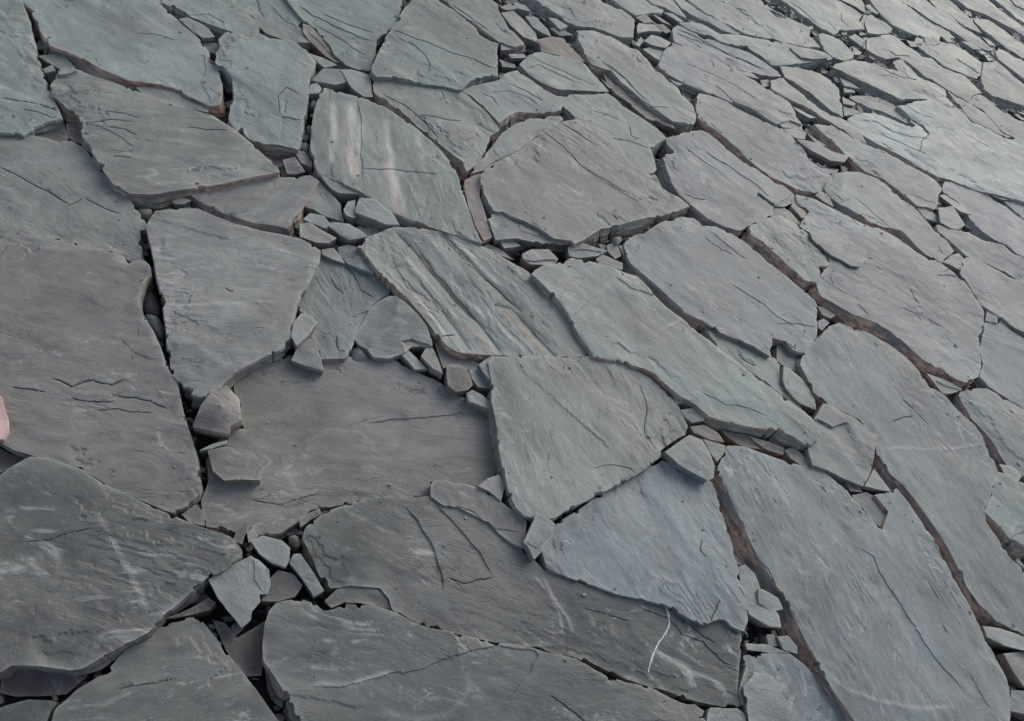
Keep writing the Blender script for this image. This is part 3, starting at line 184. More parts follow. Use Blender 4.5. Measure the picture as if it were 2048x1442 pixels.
('C','lumpy grey boulder with rounded ridges beside the broad blue-grey slab',0.91,1.361,0.066,-0.0395,-0.014,-0.012,(0.164,0.185,0.18),0.1,8.0,0.0,[(-68,-14),(-94,-74),(-70,-116),(-26,-104),(34,-97),(86,-88),(100,-30),(99,28),(97,96),(56,96),(21,108),(-51,104),(-82,96),(-99,22)],[('crease',8.0,[(-65,14),(-23,-1),(21,-23),(74,-63)]),('crease',6.0,[(16,95),(47,54),(78,14)]),('step',8.0,[(-93,30),(-38,37),(2,81)])]),
('C','triangular chip at the foot of the lumpy grey boulder',1.035,1.304,0.058,0.0556,-0.0642,-0.043,(0.175,0.201,0.19),0.1,0.0,0.0,[(7,-16),(42,-1),(-14,45),(-35,-28)],[]),
('C','brown chip in the joint below the lumpy grey boulder',0.977,1.267,0.044,0.0139,0.007,-0.087,(0.102,0.092,0.084),0.5,0.0,0.0,[(-6,-19),(30,-3),(2,20),(-26,3)],[]),
('C','dark bluish stone between the diamond-shaped and the rectangular slab',0.541,2.205,0.043,0.0222,-0.0074,0.052,(0.149,0.163,0.165),0.1,4.0,0.0,[(-1,-37),(35,28),(14,59),(-17,9),(-30,-57)],[]),
('C','pale sloping chip just above the neat rectangular slab',0.549,2.139,0.038,0.0369,0.0392,0.034,(0.16,0.177,0.171),0.1,0.0,0.0,[(-38,-43),(5,-11),(62,-11),(63,4),(20,31),(-12,32),(-47,10),(-52,-12)],[]),
('C','brown striped stone at the left tip of the scalloped slab',0.596,2.205,0.043,-0.0097,-0.0572,0.049,(0.178,0.163,0.15),0.6,0.0,0.0,[(-5,-30),(18,-43),(36,7),(10,33),(-25,51),(-34,-15)],[]),
('C','small grey flake in the joint above the scalloped slab',0.669,2.329,0.042,0.0327,0.0389,-0.01,(0.156,0.174,0.171),0.3,0.0,0.0,[(9,-20),(41,-18),(7,28),(-22,22),(-35,-12)],[]),
('S','broad lilac-grey slab above the diamond-shaped slab',0.39,2.433,0.041,-0.0131,0.0049,0.059,(0.167,0.191,0.201),0.7,0.0,0.0,[(-270,-22),(-247,-67),(-208,-73),(-173,-73),(-133,-81),(-88,-97),(-29,-122),(16,-137),(70,-147),(128,-136),(186,-124),(241,-94),(271,-57),(277,-16),(302,100),(258,71),(203,61),(160,83),(115,108),(85,127),(53,134),(4,123),(-76,106),(-146,97),(-181,106),(-247,86),(-283,65),(-284,33)],[('crack',1.5,[(184,61),(237,56),(299,93)]),('crack',1.0,[(-198,-59),(-180,-66),(-147,-75)])]),
('S','long slab with a whitish square left end and a brown lower rim',0.909,2.431,0.051,-0.0003,0.0084,-0.245,(0.178,0.215,0.198),0.8,0.0,0.0,[(-230,-79),(-177,-91),(-111,-92),(-55,-100),(-3,-81),(54,-51),(77,-56),(125,-86),(171,-102),(215,-98),(231,-93),(266,-6),(235,23),(182,43),(138,72),(88,104),(36,110),(-9,139),(-68,148),(-107,140),(-151,125),(-196,90),(-227,46),(-244,-10),(-249,-55)],[('crack',1.0,[(-97,-80),(-48,-72),(-3,-78)]),('crease',2.0,[(-185,65),(-181,-14),(-202,-80)]),('crack',1.0,[(206,-22),(226,-52)]),('crack',0.8,[(-130,-20),(-64,-45),(24,-75)])]),
('S',"smooth slanting slab directly under the bright shiny slab's brown rim",0.864,2.691,0.042,-0.0054,0.0012,0.062,(0.169,0.2,0.202),0.7,0.0,0.0,[(-262,-15),(-211,-34),(-146,-66),(-73,-81),(-4,-73),(69,-89),(149,-115),(220,-80),(229,-47),(227,20),(238,64),(214,88),(153,90),(75,85),(-17,87),(-97,61),(-194,62),(-253,55),(-315,7)],[('crack',1.0,[(-39,76),(-15,74)]),('crack',1.0,[(131,-70),(183,-60),(222,-44)])]),
('S','bright shiny silvery slab with a scaly flaked surface near the upper right',1.058,3.066,0.041,0.0001,0.0071,0.25,(0.237,0.287,0.28),0.6,0.0,0.0,[(-322,-258),(-260,-255),(-193,-248),(-82,-242),(20,-245),(74,-219),(162,-194),(218,-171),(363,-109),(571,-28),(568,306),(442,348),(351,316),(296,267),(215,267),(139,249),(92,280),(25,254),(-53,249),(-83,229),(-165,111),(-204,54),(-102,0),(-119,-30),(-177,-50),(-235,-55),(-291,-69),(-334,-117),(-374,-176),(-386,-220)],[('gash',4.0,[(-201,57),(-159,37),(-115,26),(-78,19),(-43,-9)]),('crack',2.0,[(-231,-233),(-200,-243),(-176,-237)]),('step',2.0,[(-351,-183),(-280,-125),(-198,-123),(-120,-93),(-25,-31)]),('step',2.0,[(-260,-180),(-181,-172),(-106,-160),(-32,-141)]),('step',-1.5,[(-189,26),(-112,38),(-10,72),(65,116)]),('crack',1.2,[(-163,102),(-119,91),(-42,119)]),('crack',1.0,[(-43,-11),(-70,-81),(-70,-160)]),('crack',1.0,[(111,141),(170,143),(229,146)])]),
('S','grey slab at the right border just below the shiny silvery slab',1.313,2.766,0.034,-0.0114,-0.0202,0.062,(0.166,0.189,0.198),0.4,0.0,0.0,[(-193,-16),(-132,-17),(-93,-54),(-67,-84),(-18,-109),(42,-118),(90,-104),(126,-123),(180,-118),(222,-101),(221,116),(146,113),(83,131),(40,130),(-17,136),(-79,119),(-151,83),(-198,50),(-210,5)],[('gash',5.0,[(-36,142),(20,152),(70,172),(123,212)]),('crack',1.5,[(33,135),(77,137),(146,115)])]),
('S','long slab at the right border with a wavy broken upper lip',1.296,2.537,0.042,-0.0139,-0.0069,0.059,(0.156,0.181,0.186),0.4,0.0,0.0,[(-180,-39),(-132,-52),(-85,-68),(-61,-80),(18,-56),(98,-46),(183,-41),(237,-25),(235,105),(129,78),(92,97),(0,54),(-59,52),(-116,24),(-157,21),(-191,-14)],[]),
('C','dark pointed shard in the slot right of the whitish-ended slab',1.35,2.929,0.032,0.0536,-0.0554,-0.512,(0.098,0.108,0.102),0.1,0.0,0.0,[(-17,-22),(24,-12),(78,39),(-17,11),(-67,-16)],[]),
('S','small slab touching the right border beside the dark pointed shard',1.469,2.944,0.029,0.0177,-0.0052,0.131,(0.166,0.192,0.201),0.2,0.0,0.0,[(-6,-58),(64,-56),(62,104),(-36,31),(-84,-17)],[]),
('C','long grey chip beside the tip of the whitish-ended slab',1.074,2.575,0.032,-0.0632,0.0448,0.211,(0.176,0.196,0.189),0.2,0.0,0.0,[(-9,-29),(39,-12),(44,24),(-17,21),(-56,-4)],[]),
('C','rounded pale chip in the rubble at the end of the slanting slab',1.155,2.607,0.042,-0.0262,-0.0697,0.377,(0.18,0.201,0.195),0.1,3.0,0.0,[(-47,-32),(-40,-61),(1,-59),(36,-36),(65,18),(34,60),(8,93),(-56,23)],[]),
('C','brown-edged wedge above the rounded pale chip',1.172,2.725,0.035,0.0554,-0.0515,0.238,(0.194,0.218,0.213),0.4,3.0,0.0,[(-38,-16),(25,-37),(70,-15),(47,-2),(5,40),(-41,35),(-68,-3)],[]),
('C','faceted small stone at the lower end of the whitish-ended slab',1.196,2.395,0.039,-0.0551,-0.02,0.226,(0.173,0.192,0.187),0.1,0.0,0.0,[(-16,-35),(30,-32),(43,42),(12,58),(-20,15),(-47,-46)],[]),
('S','dull blue-grey slab at the right border beside the scalloped slab',1.353,2.346,0.044,-0.0009,-0.0211,-0.151,(0.149,0.174,0.182),0.2,0.0,0.0,[(-85,-43),(-49,-95),(-28,-99),(38,-106),(92,-115),(178,-106),(178,149),(53,126),(-26,122),(-95,126),(-128,74),(-131,-5)],[]),
('C','dark rectangular chip at the right tip of the scalloped slab',1.359,2.223,0.039,0.052,0.0395,0.081,(0.153,0.172,0.174),0.1,0.0,0.0,[(25,-16),(17,23),(-20,28),(-22,-34)],[]),
('S','shaded slab at the right border below the dull blue-grey slab',1.423,2.049,0.035,-0.0054,-0.0028,-0.141,(0.172,0.198,0.208),0.2,0.0,0.0,[(-94,-5),(-80,-59),(-86,-126),(-54,-140),(-22,-143),(30,-144),(79,-147),(144,-163),(139,167),(70,165),(17,168),(-18,205),(-38,159),(-86,131)],[]),
('S','plain slab at the right border under a thin black joint line',1.404,1.756,0.044,-0.0164,-0.0069,-0.274,(0.149,0.178,0.178),0.5,0.0,0.0,[(-137,42),(-119,13),(-86,-22),(-35,-44),(1,-69),(22,-98),(48,-124),(99,-124),(160,-126),(158,127),(53,135),(1,135),(-40,131),(-133,59)],[]),
('S','squarish pale slab with a thick layered lower edge at the right border',1.465,1.487,0.052,0.0018,0.0079,-0.401,(0.158,0.189,0.179),0.5,0.0,0.0,[(-44,-83),(-4,-107),(37,-99),(112,-73),(108,123),(26,104),(-23,100),(-55,93),(-67,29),(-88,-67)],[('step',3.0,[(-11,-117),(18,-76),(64,-41)])]),
('C','flat chip above the squarish pale slab',1.457,1.613,0.045,0.0439,-0.0456,0.133,(0.161,0.186,0.178),0.2,0.0,0.0,[(-23,-20),(24,-18),(37,8),(1,24),(-39,7)],[]),
('C','pale brownish sliver slate at the right border beside the long cracked slab',1.486,1.089,0.048,0.0302,-0.0691,-0.241,(0.2,0.226,0.217),0.3,3.0,0.0,[(-79,-35),(-31,-32),(27,-15),(96,13),(98,48),(29,24),(-44,9),(-93,-11)],[]),
('C','grey block at the right border below the pale brownish sliver',1.53,1.035,0.041,-0.0384,-0.0553,0.155,(0.155,0.176,0.169),0.3,0.0,0.0,[(-45,-29),(-8,-54),(63,-31),(68,72),(-6,44),(-71,3)],[]),
('C','lowest grey block at the right border, cut by the frame',1.535,0.945,0.042,0.0483,0.0296,0.134,(0.171,0.194,0.185),0.3,0.0,0.0,[(-44,-40),(-8,-28),(55,-22),(52,51),(-11,28),(-44,14)],[]),
('S','pale curved slab at the top edge right of the tall cracked slab',-0.647,2.237,0.049,-0.0084,-0.0029,0.0,(0.16,0.187,0.177),0.3,0.0,0.0,[(-117,-43),(-35,-56),(16,-63),(68,-71),(120,-52),(135,-11),(93,6),(49,24),(4,66),(-33,106),(-95,117),(-209,-14)],[('crack',1.5,[(-139,-28),(-65,-38),(8,-47)]),('crack',1.0,[(9,6),(53,-11),(79,-8)])]),
('C','grey curved shard in the rubble beside the pale curved slab',-0.562,2.314,0.042,-0.0369,0.0341,-0.357,(0.176,0.201,0.19),0.1,0.0,0.0,[(-32,-27),(32,-44),(89,-29),(57,9),(-8,39),(-56,49),(-83,4)],[]),
('C','pale elongated chip next to the grey curved shard',-0.51,2.364,0.042,-0.0365,0.0571,-0.112,(0.2,0.226,0.215),0.1,0.0,0.0,[(-20,-19),(25,-21),(56,-12),(31,11),(-30,33),(-62,9)],[]),
('C','whitish shard near the top edge above the grey curved shard',-0.611,2.424,0.035,0.0476,0.0277,-0.297,(0.191,0.213,0.204),0.1,0.0,0.0,[(-20,-25),(39,1),(9,18),(-28,6)],[]),
('C','bright tiny chip left of the whitish shard near the top edge',-0.643,2.38,0.035,-0.0403,0.0172,0.376,(0.18,0.202,0.195),0.1,0.0,0.0,[(1,-18),(26,19),(-5,24),(-21,-24)],[]),
('C','small chip at the left tip of the flat top-edge slab',-0.465,2.44,0.041,0.0601,-0.0217,0.32,(0.173,0.198,0.191),0.1,0.0,0.0,[(21,-32),(36,10),(-15,21),(-42,2)],[]),
('C',"grey small shard just below the chip at the flat slab's tip",-0.44,2.411,0.035,0.0276,0.0331,0.383,(0.097,0.107,0.103),0.1,0.0,0.0,[(7,-22),(43,17),(-11,18),(-40,-13)],[]),
('S','brownish rough slate between the rubble and the straight-striped pale slab',-0.403,2.311,0.042,0.0141,-0.0236,-0.303,(0.124,0.103,0.09),0.2,0.0,0.0,[(-43,-60),(3,-38),(57,-34),(100,14),(27,39),(-13,65),(-50,38),(-81,-21)],[]),
('S','tongue-shaped slab with a grey layered front below the rubble',-0.337,2.188,0.05,-0.014,-0.0248,0.0,(0.176,0.213,0.2),0.2,0.0,0.0,[(-94,-96),(-39,-98),(10,-88),(40,-63),(120,8),(160,48),(126,63),(72,93),(35,116),(-48,78),(-102,44),(-135,-5),(-135,-80)],[('step',2.0,[(-119,-85),(-86,-24),(-21,-16),(57,-7)]),('crack',1.0,[(-115,-6),(-50,2),(21,15),(109,35)])]),
('C',"pale crumbled chip against the tall slab's cut right side",-0.549,2.176,0.044,-0.0298,-0.056,0.343,(0.199,0.224,0.217),0.1,2.0,0.0,[(-9,-38),(23,4),(8,44),(-22,-10)],[]),
('C','flat whitish chip below the pale crumbled chip',-0.501,2.155,0.044,-0.0671,-0.0341,0.184,(0.199,0.223,0.219),0.1,2.0,0.0,[(-10,-28),(27,20),(11,30),(-28,-20)],[]),
('C','thin bright splinter in the black slot right of the tall slab',-0.51,2.106,0.032,0.0005,0.0492,-0.096,(0.175,0.197,0.192),0.1,2.0,0.0,[(-10,-23),(27,4),(18,17),(-35,1)],[]),
('S','flat pale slab at the top edge with a blunt right end',-0.375,2.577,0.045,-0.0055,-0.0006,0.061,(0.18,0.211,0.205),0.2,0.0,0.0,[(-175,-97),(-119,-91),(-78,-101),(-31,-91),(23,-45),(71,-35),(124,-19),(161,21),(150,51),(129,127),(72,136),(13,129),(-74,119),(-248,-81)],[]),
('S','long pale slab with a curved end and brown lower ledges, above the centre slab',-0.101,2.39,0.048,-0.0119,-0.026,-0.059,(0.177,0.206,0.197),0.5,0.0,0.0,[(-256,-2),(-220,-39),(-178,-68),(-112,-53),(-43,-82),(14,-102),(69,-115),(106,-112),(168,-122),(204,-96),(235,-83),(237,-57),(230,-13),(203,20),(140,61),(84,77),(20,99),(-28,133),(-71,152),(-121,137),(-176,136),(-241,116),(-291,58)],[('crack',1.5,[(-153,-30),(-94,-39),(-45,-50),(-13,-70)]),('crack',2.0,[(-116,-46),(-46,-87),(14,-103),(80,-121)]),('step',2.5,[(14,-103),(81,-111),(155,-138)]),('step',2.0,[(-155,-24),(-78,-36),(-23,-62),(67,-99)]),('crack',1.0,[(37,-155),(90,-107),(137,-64)])]),
('F','thin brown layered ledge under the curved-ended pale slab',-0.081,2.276,0.037,-0.0003,0.0119,0.267,(0.105,0.096,0.087),0.5,0.0,0.0,[(-116,8),(-72,-15),(-8,-28),(63,-48),(116,-32),(168,-23),(108,18),(64,17),(-16,6),(-58,14),(-106,34),(-148,52)],[('step',2.0,[(-15,-10),(60,-12),(140,-16)])]),
('S','long blue-grey slab with a dark slot beneath, in the upper right area',0.198,2.638,0.045,0.016,-0.0158,0.152,(0.164,0.19,0.198),0.5,0.0,0.0,[(-228,-129),(-166,-131),(-99,-119),(-32,-99),(36,-86),(101,-60),(176,-68),(212,-69),(253,4),(303,15),(278,36),(255,68),(221,99),(161,106),(96,108),(37,107),(-28,110),(-91,105),(-147,96),(-217,94),(-272,67),(-282,-14),(-275,-83),(-273,-118)],[('crack',2.0,[(-196,96),(-135,109),(-72,114),(-11,127)]),('crack',1.5,[(-8,-111),(61,-81),(109,-70)]),('crack',1.5,[(-53,-47),(6,-71),(30,-83)]),('crack',1.0,[(-124,90),(-105,80),(-92,54)]),('crack',0.8,[(-192,-17),(-94,5),(9,14),(116,8)])]),
('S','thin bladed slab with parallel splits lying along the blue-grey slab',0.122,2.821,0.042,-0.0151,0.0024,0.189,(0.167,0.194,0.199),0.3,0.0,0.0,[(-195,-109),(-150,-99),(-98,-92),(-35,-84),(30,-64),(94,-37),(152,-6),(199,26),(235,60),(220,76),(186,79),(127,87),(77,84),(21,64),(-29,41),(-80,27),(-120,13),(-174,6),(-214,-7),(-222,-47)],[('crack',2.0,[(-206,-29),(-124,-11),(-28,2),(87,26),(141,33)]),('step',2.0,[(-209,-53),(-119,-25),(-18,4),(87,26),(183,47)]),('crack',1.2,[(-199,-51),(-144,-52),(-94,-53)])]),
('F','pale lens-shaped slate above the thin bladed slab',0.035,2.883,0.047,-0.0042,0.0156,0.386,(0.203,0.228,0.221),0.1,0.0,0.0,[(-78,-51),(-28,-37),(0,-19),(43,-15),(103,8),(140,45),(80,66),(31,25),(-12,20),(-51,19),(-94,-5),(-128,-52)],[]),
('S','wedge-shaped slab with a grey blocky front edge in the upper right area',0.323,3.04,0.044,0.0144,-0.008,0.377,(0.177,0.214,0.201),0.1,0.0,0.0,[(-174,-79),(-128,-104),(-82,-109),(-23,-122),(6,-105),(46,-60),(111,26),(181,107),(203,142),(165,156),(118,130),(62,93),(-10,56),(-83,7),(-157,-38),(-207,-72)],[]),
('C','upturned pale flake on the tip of the blocky-fronted wedge slab',0.414,3.103,0.051,0.0356,0.0354,-0.149,(0.186,0.207,0.204),0.1,2.0,0.0,[(-39,-38),(-10,-42),(43,-6),(93,49),(26,46),(-41,14),(-71,-21)],[]),
('S','triangular slab with a sheer right side above a long black slot',0.491,2.943,0.04,0.0058,0.0007,0.0,(0.188,0.224,0.209),0.2,0.0,0.0,[(-114,-53),(-47,-54),(34,-69),(105,-94),(154,-93),(101,70),(62,91),(-2,97),(-52,67),(-94,51),(-149,-4)],[]),
('S','long narrow slab squeezed between a black slot and a brown band',0.543,2.799,0.042,-0.0014,0.0059,0.063,(0.156,0.19,0.179),0.6,0.0,0.0,[(-196,-34),(-129,-33),(-75,-25),(-2,-25),(48,-29),(128,-34),(185,-44),(223,-31),(186,13),(138,29),(107,26),(2,19),(-83,38),(-147,51),(-175,71),(-215,12)],[]),
('S','broad pale slab overhanging a black V-shaped gap in the upper right',0.837,3.31,0.043,-0.0124,-0.0204,0.324,(0.182,0.216,0.206),0.2,0.0,0.0,[(-255,-183),(-193,-170),(-115,-154),(-37,-139),(22,-130),(129,-17),(165,6),(258,20),(311,58),(272,66),(230,91),(214,152),(152,147),(86,123),(36,166),(-23,184),(-43,121),(-10,77),(-46,58),(-103,27),(-164,-9),(-241,-76),(-286,-158),(-296,-193)],[('crack',1.5,[(-91,20),(-4,33),(79,90)]),('crack',1.0,[(-92,-50),(-54,-10),(-12,6)])]),
('S','pale slab with a straight left side behind the V-gap slab',0.944,3.561,0.031,-0.0112,0.0091,0.175,(0.177,0.207,0.198),0.3,0.0,0.0,[(-277,-126),(-234,-121),(-185,-111),(-132,-46),(-81,-43),(-33,-53),(4,-74),(49,-68),(112,-72),(164,-78),(232,-70),(243,-3),(291,53),(241,92),(198,117),(147,96),(85,69),(23,96),(-25,62),(-57,80),(-109,77),(-148,99),(-194,92),(-292,-41)],[('step',3.0,[(-185,-36),(-143,-47),(-83,15)])]),
('S','small rounded pale slab beside the stubby broken stone posts',0.533,3.304,0.035,0.0174,0.0026,0.0,(0.184,0.224,0.209),0.2,0.0,0.0,[(-72,-18),(-45,-69),(0,-82),(45,-66),(66,-35),(79,-3),(71,27),(40,46),(9,65),(-29,66),(-75,51),(-89,25)],[]),
('S','narrow strip slab reaching the top edge, first right of the rubble',-0.008,3.0,0.035,-0.0106,-0.012,0.066,(0.186,0.223,0.21),0.1,0.0,0.0,[(-107,-36),(-60,-38),(16,-28),(73,-29),(135,-2),(166,33),(112,37),(30,21),(-56,22),(-139,28),(-168,-6)],[]),
('S','slender top-edge slab with a sharp lower point',0.09,3.082,0.039,0.0048,-0.0093,0.133,(0.191,0.232,0.221),0.1,0.0,0.0,[(-125,-67),(-41,-62),(61,-58),(137,-20),(176,19),(129,32),(70,57),(-33,81),(-137,68),(-235,-44)],[]),
('S','wide top-edge slab with a notched lower corner holding stubby stones',0.252,3.223,0.037,-0.0025,-0.0053,0.068,(0.184,0.224,0.213),0.2,0.0,0.0,[(-190,-54),(-124,-71),(-58,-98),(18,-113),(60,-103),(162,-37),(211,14),(154,54),(142,109),(95,103),(15,84),(-46,85),(-137,112),(-293,-67)],[('crack',2.0,[(-190,-65),(-127,-62),(-67,-86),(-20,-111)]),('gash',4.0,[(-42,72),(-12,71),(26,90)]),('crack',1.5,[(-278,-107),(-195,-70),(-134,-36)]),('step',3.0,[(-48,71),(-9,57),(27,85)])]),
('S','largest top-edge slab, flat and pale, with a curling crack near its end',0.462,3.53,0.032,0.0099,-0.0008,0.072,(0.195,0.233,0.22),0.2,0.0,0.0,[(-205,-92),(-133,-112),(-99,-117),(-17,-135),(37,-130),(64,-70),(114,-7),(162,44),(121,86),(132,153),(88,173),(38,163),(-31,156),(-252,-80)],[('crack',2.0,[(-187,-73),(-141,-77),(-105,-91),(-55,-113)]),('crack',2.0,[(-332,-212),(-255,-209),(-161,-199),(-80,-182)]),('crack',1.0,[(37,73),(56,6),(92,-9)]),('crack',1.0,[(-5,-59),(20,-74),(46,-89)])]),
('C','small slab at the top edge by the stacked stubby stones',0.548,3.766,0.023,0.018,-0.0563,0.09,(0.179,0.201,0.191),0.2,0.0,0.0,[(-37,-33),(20,-27),(61,-28),(46,43),(16,98),(-105,-50)],[]),
('C','grey lozenge stone near the top edge above the curling crack',0.639,3.797,0.027,-0.0107,-0.0063,-0.139,(0.168,0.19,0.178),0.3,0.0,0.0,[(-8,-28),(28,-22),(34,11),(-14,49),(-41,-8)],[]),
('S','small pale slab right of the brown stone post',0.677,3.67,0.03,0.0056,0.002,0.121,(0.19,0.222,0.214),0.2,0.0,0.0,[(-52,-37),(-30,-99),(14,-63),(62,-2),(72,51),(29,63),(-37,70),(-57,23)],[]),
('C','upright brown stone post at the end of the flat top-edge slab',0.616,3.639,0.023,-0.0475,0.0395,-0.48,(0.179,0.163,0.152),0.6,0.0,0.0,[(-6,-46),(12,-61),(19,-19),(2,75),(-10,61),(-17,-8)],[]),
('C','second, lower brown stone post standing under the first',0.652,3.485,0.024,0.0304,0.0017,-0.151,(0.179,0.187,0.183),0.5,0.0,0.0,[(1,-50),(15,-36),(1,63),(-17,24)],[]),
('S','long top-edge slab that tapers to the right above a thin black slit',0.841,3.896,0.03,-0.0104,-0.0014,0.113,(0.195,0.24,0.223),0.2,0.0,0.0,[(-219,-57),(-156,-112),(-92,-142),(1,-118),(75,-92),(144,-62),(155,16),(223,78),(190,99),(97,89),(3,101),(-54,108),(-112,127),(-245,-14)],[]),
('S','slim far slab between two black slits near the upper right corner',1.016,4.076,0.027,-0.016,-0.0161,0.116,(0.171,0.205,0.196),0.3,0.0,0.0,[(-242,-64),(-174,-59),(-78,-80),(45,-58),(145,-52),(232,-25),(268,14),(177,43),(99,63),(35,74),(-62,76),(-161,109),(-278,-31)],[]),
('S','far slab with a dark shard resting in its notch, beside the round-cornered slab',1.039,3.772,0.027,-0.0053,-0.0165,0.11,(0.199,0.236,0.221),0.3,0.0,0.0,[(-168,-23),(-139,-69),(-102,-84),(-56,-77),(-7,-99),(97,-75),(166,-36),(186,28),(187,126),(82,137),(4,130),(-80,50),(-160,8)],[('step',3.0,[(42,24),(103,18),(181,14)])]),
('S','round-cornered grey slab at the right border near the upper right corner',1.354,3.806,0.03,0.0109,-0.0119,0.278,(0.149,0.174,0.178),0.2,0.0,0.0,[(-128,-64),(-112,-151),(-66,-165),(-3,-135),(93,-92),(152,-54),(150,97),(90,88),(30,113),(-14,145),(-63,161),(-125,86)],[('crack',1.0,[(-71,79),(-5,60),(56,36)])]),
('S','thin slab at the right border above the round-cornered grey slab',1.394,4.054,0.027,-0.0011,-0.0058,0.187,(0.171,0.202,0.208),0.3,0.0,0.0,[(-86,-47),(-23,-70),(51,-92),(112,-75),(110,68),(46,79),(-28,58),(-72,68),(-111,17)],[]),
('S','bent far slab with brown patches under the corner slabs',1.325,4.237,0.027,0.0114,-0.0091,0.192,(0.158,0.189,0.191),0.3,0.0,0.0,[(-167,-6),(-102,-44),(-38,-60),(25,-75),(100,-90),(175,-85),(173,45),(109,47),(33,62),(-32,90),(-97,95),(-182,27)],[]),
('S','slender far slab with crumbled lower end near the top right',1.052,4.208,0.027,0.0126,-0.0164,0.118,(0.179,0.214,0.201),0.3,0.0,0.0,[(-91,-63),(-4,-54),(60,-81),(145,-49),(92,3),(52,45),(-2,77),(-81,116),(-173,11)],[]),
('S','dark-fronted slab at the top edge near the upper right corner',1.288,4.423,0.03,0.008,-0.0159,0.121,(0.153,0.178,0.184),0.2,0.0,0.0,[(-193,-102),(-99,-61),(-3,-43),(94,-37),(204,-76),(204,47),(137,48),(59,64),(-21,94),(-103,136),(-274,-61)],[]),
('S','sliver slab second from the upper right corner',1.368,4.603,0.027,0.0057,-0.013,0.124,(0.166,0.199,0.205),0.3,0.0,0.0,[(-56,-32),(12,-87),(125,-76),(124,65),(9,41),(-61,100),(-154,-7)],[]),
('S','farthest slab, filling the upper right corner',1.416,4.731,0.03,0.0102,-0.0209,0.127,(0.16,0.187,0.197),0.3,0.0,0.0,[(-38,-85),(70,-49),(70,167),(-100,-29)],[]),
('S','grey slab right of the shiny silvery slab with a triangular hole at its tip',1.337,3.524,0.027,0.0056,-0.017,0.266,(0.147,0.175,0.177),0.3,0.0,0.0,[(-92,-31),(-46,-62),(18,-113),(90,-101),(179,-80),(178,66),(120,57),(53,41),(-28,50),(-75,83),(-109,81),(-142,47),(-149,-28)],[]),
('S','strip slab with a brown upper wedge beside the shiny silvery slab',1.222,3.44,0.025,-0.0125,0.0065,0.17,(0.179,0.213,0.203),0.6,0.0,0.0,[(-108,2),(-59,-41),(-10,-77),(79,-64),(151,-50),(136,7),(72,28),(20,34),(-38,51),(-91,65),(-155,47)],[]),
('S','narrow slab lying along the upper margin of the shiny silvery slab',0.795,3.073,0.028,0.0061,0.0062,0.162,(0.198,0.241,0.227),0.3,0.0,0.0,[(-113,-46),(-52,-40),(12,-15),(88,-4),(155,7),(136,32),(52,65),(-26,55),(-110,-7),(-139,-45)],[]),
('C','grey gable-shaped stone in the rubble right of the flat pale slab',-0.215,2.749,0.038,0.0339,-0.0086,-0.346,(0.096,0.105,0.101),0.1,0.0,0.0,[(6,-25),(36,11),(-9,34),(-33,-19)],[]),
('C','pale humped stone just below the gable-shaped stone',-0.191,2.699,0.038,-0.001,-0.0618,0.031,(0.179,0.201,0.195),0.1,0.0,0.0,[(-15,-63),(14,-6),(60,38),(6,54),(-33,7),(-32,-28)],[]),
('C','pale rippled chip below the humped stone',-0.126,2.661,0.039,0.0508,-0.0691,-0.307,(0.191,0.215,0.209),0.1,0.0,0.0,[(-4,-41),(39,-16),(45,35),(1,42),(-35,24),(-45,-42)],[]),
('C','dark sloping chip right of the humped stone',-0.135,2.768,0.032,-0.0175,-0.0114,-0.413,(0.089,0.097,0.092),0.1,0.0,0.0,[(18,-19),(35,10),(-9,25),(-44,-16)],[]),
('C','crumbled pale chip left of the rippled chip',-0.182,2.604,0.034,0.0154,0.0256,-0.377,(0.189,0.209,0.201),0.2,0.0,0.0,[(7,-25),(10,13),(-6,37),(-11,-25)],[]),
('C','grey flat chip at the head of the long blue-grey slab',-0.111,2.593,0.034,0.0557,-0.0653,-0.197,(0.173,0.197,0.187),0.2,0.0,0.0,[(8,-30),(35,-33),(23,39),(-19,40),(-48,-15)],[]),
('C','bright narrow flake above a dark slot near the slender top-edge slab',-0.122,2.87,0.036,-0.0036,0.0036,-0.255,(0.181,0.203,0.197),0.1,1.5,0.0,[(20,-13),(43,4),(-12,17),(-51,-8)],[]),
('C',"pale sliver crossing the dark slot by the bladed slab's head",-0.159,2.816,0.032,0.0457,-0.029,-0.303,(0.189,0.21,0.204),0.1,0.0,0.0,[(7,-12),(47,-3),(-5,8),(-48,7)],[]),
('C','brown block at the end of the bladed slab',0.316,2.797,0.032,0.0665,0.0216,-0.277,(0.163,0.171,0.165),0.4,0.0,0.0,[(-2,-31),(23,-1),(3,30),(-24,2)],[]),
('C','broken thin flakes between the bladed slab and the blue-grey slab',0.218,2.777,0.037,0.0189,0.0398,0.411,(0.202,0.224,0.213),0.1,1.5,0.0,[(-36,-18),(16,-15),(65,12),(34,19),(-19,15),(-59,-13)],[]),
('C','narrow white flake in the brown band near the triangular slab',0.501,2.74,0.037,-0.0279,-0.0691,0.279,(0.207,0.233,0.226),0.1,1.5,0.0,[(-30,-17),(24,-10),(51,23),(10,7),(-55,-4)],[]),
('C','pale crumpled chip at the lower end of the blue-grey slab',0.491,2.589,0.039,0.0574,0.0156,-0.107,(0.198,0.221,0.214),0.1,0.0,0.0,[(-25,-21),(6,-27),(42,-6),(38,32),(-6,28),(-55,-4)],[]),
('C','pale leaf-shaped slate overhanging the lilac-grey slab',0.614,2.574,0.045,-0.0402,0.0234,0.038,(0.199,0.223,0.215),0.3,2.5,0.0,[(-36,-38),(32,-31),(88,5),(97,53),(30,23),(-23,21),(-72,-1),(-113,-31)],[]),
('C','small shards beside the pale leaf-shaped slate',0.577,2.62,0.038,0.0384,0.058,-0.145,(0.189,0.212,0.203),0.2,0.0,0.0,[(7,-20),(43,1),(-10,7),(-41,11)],[]),
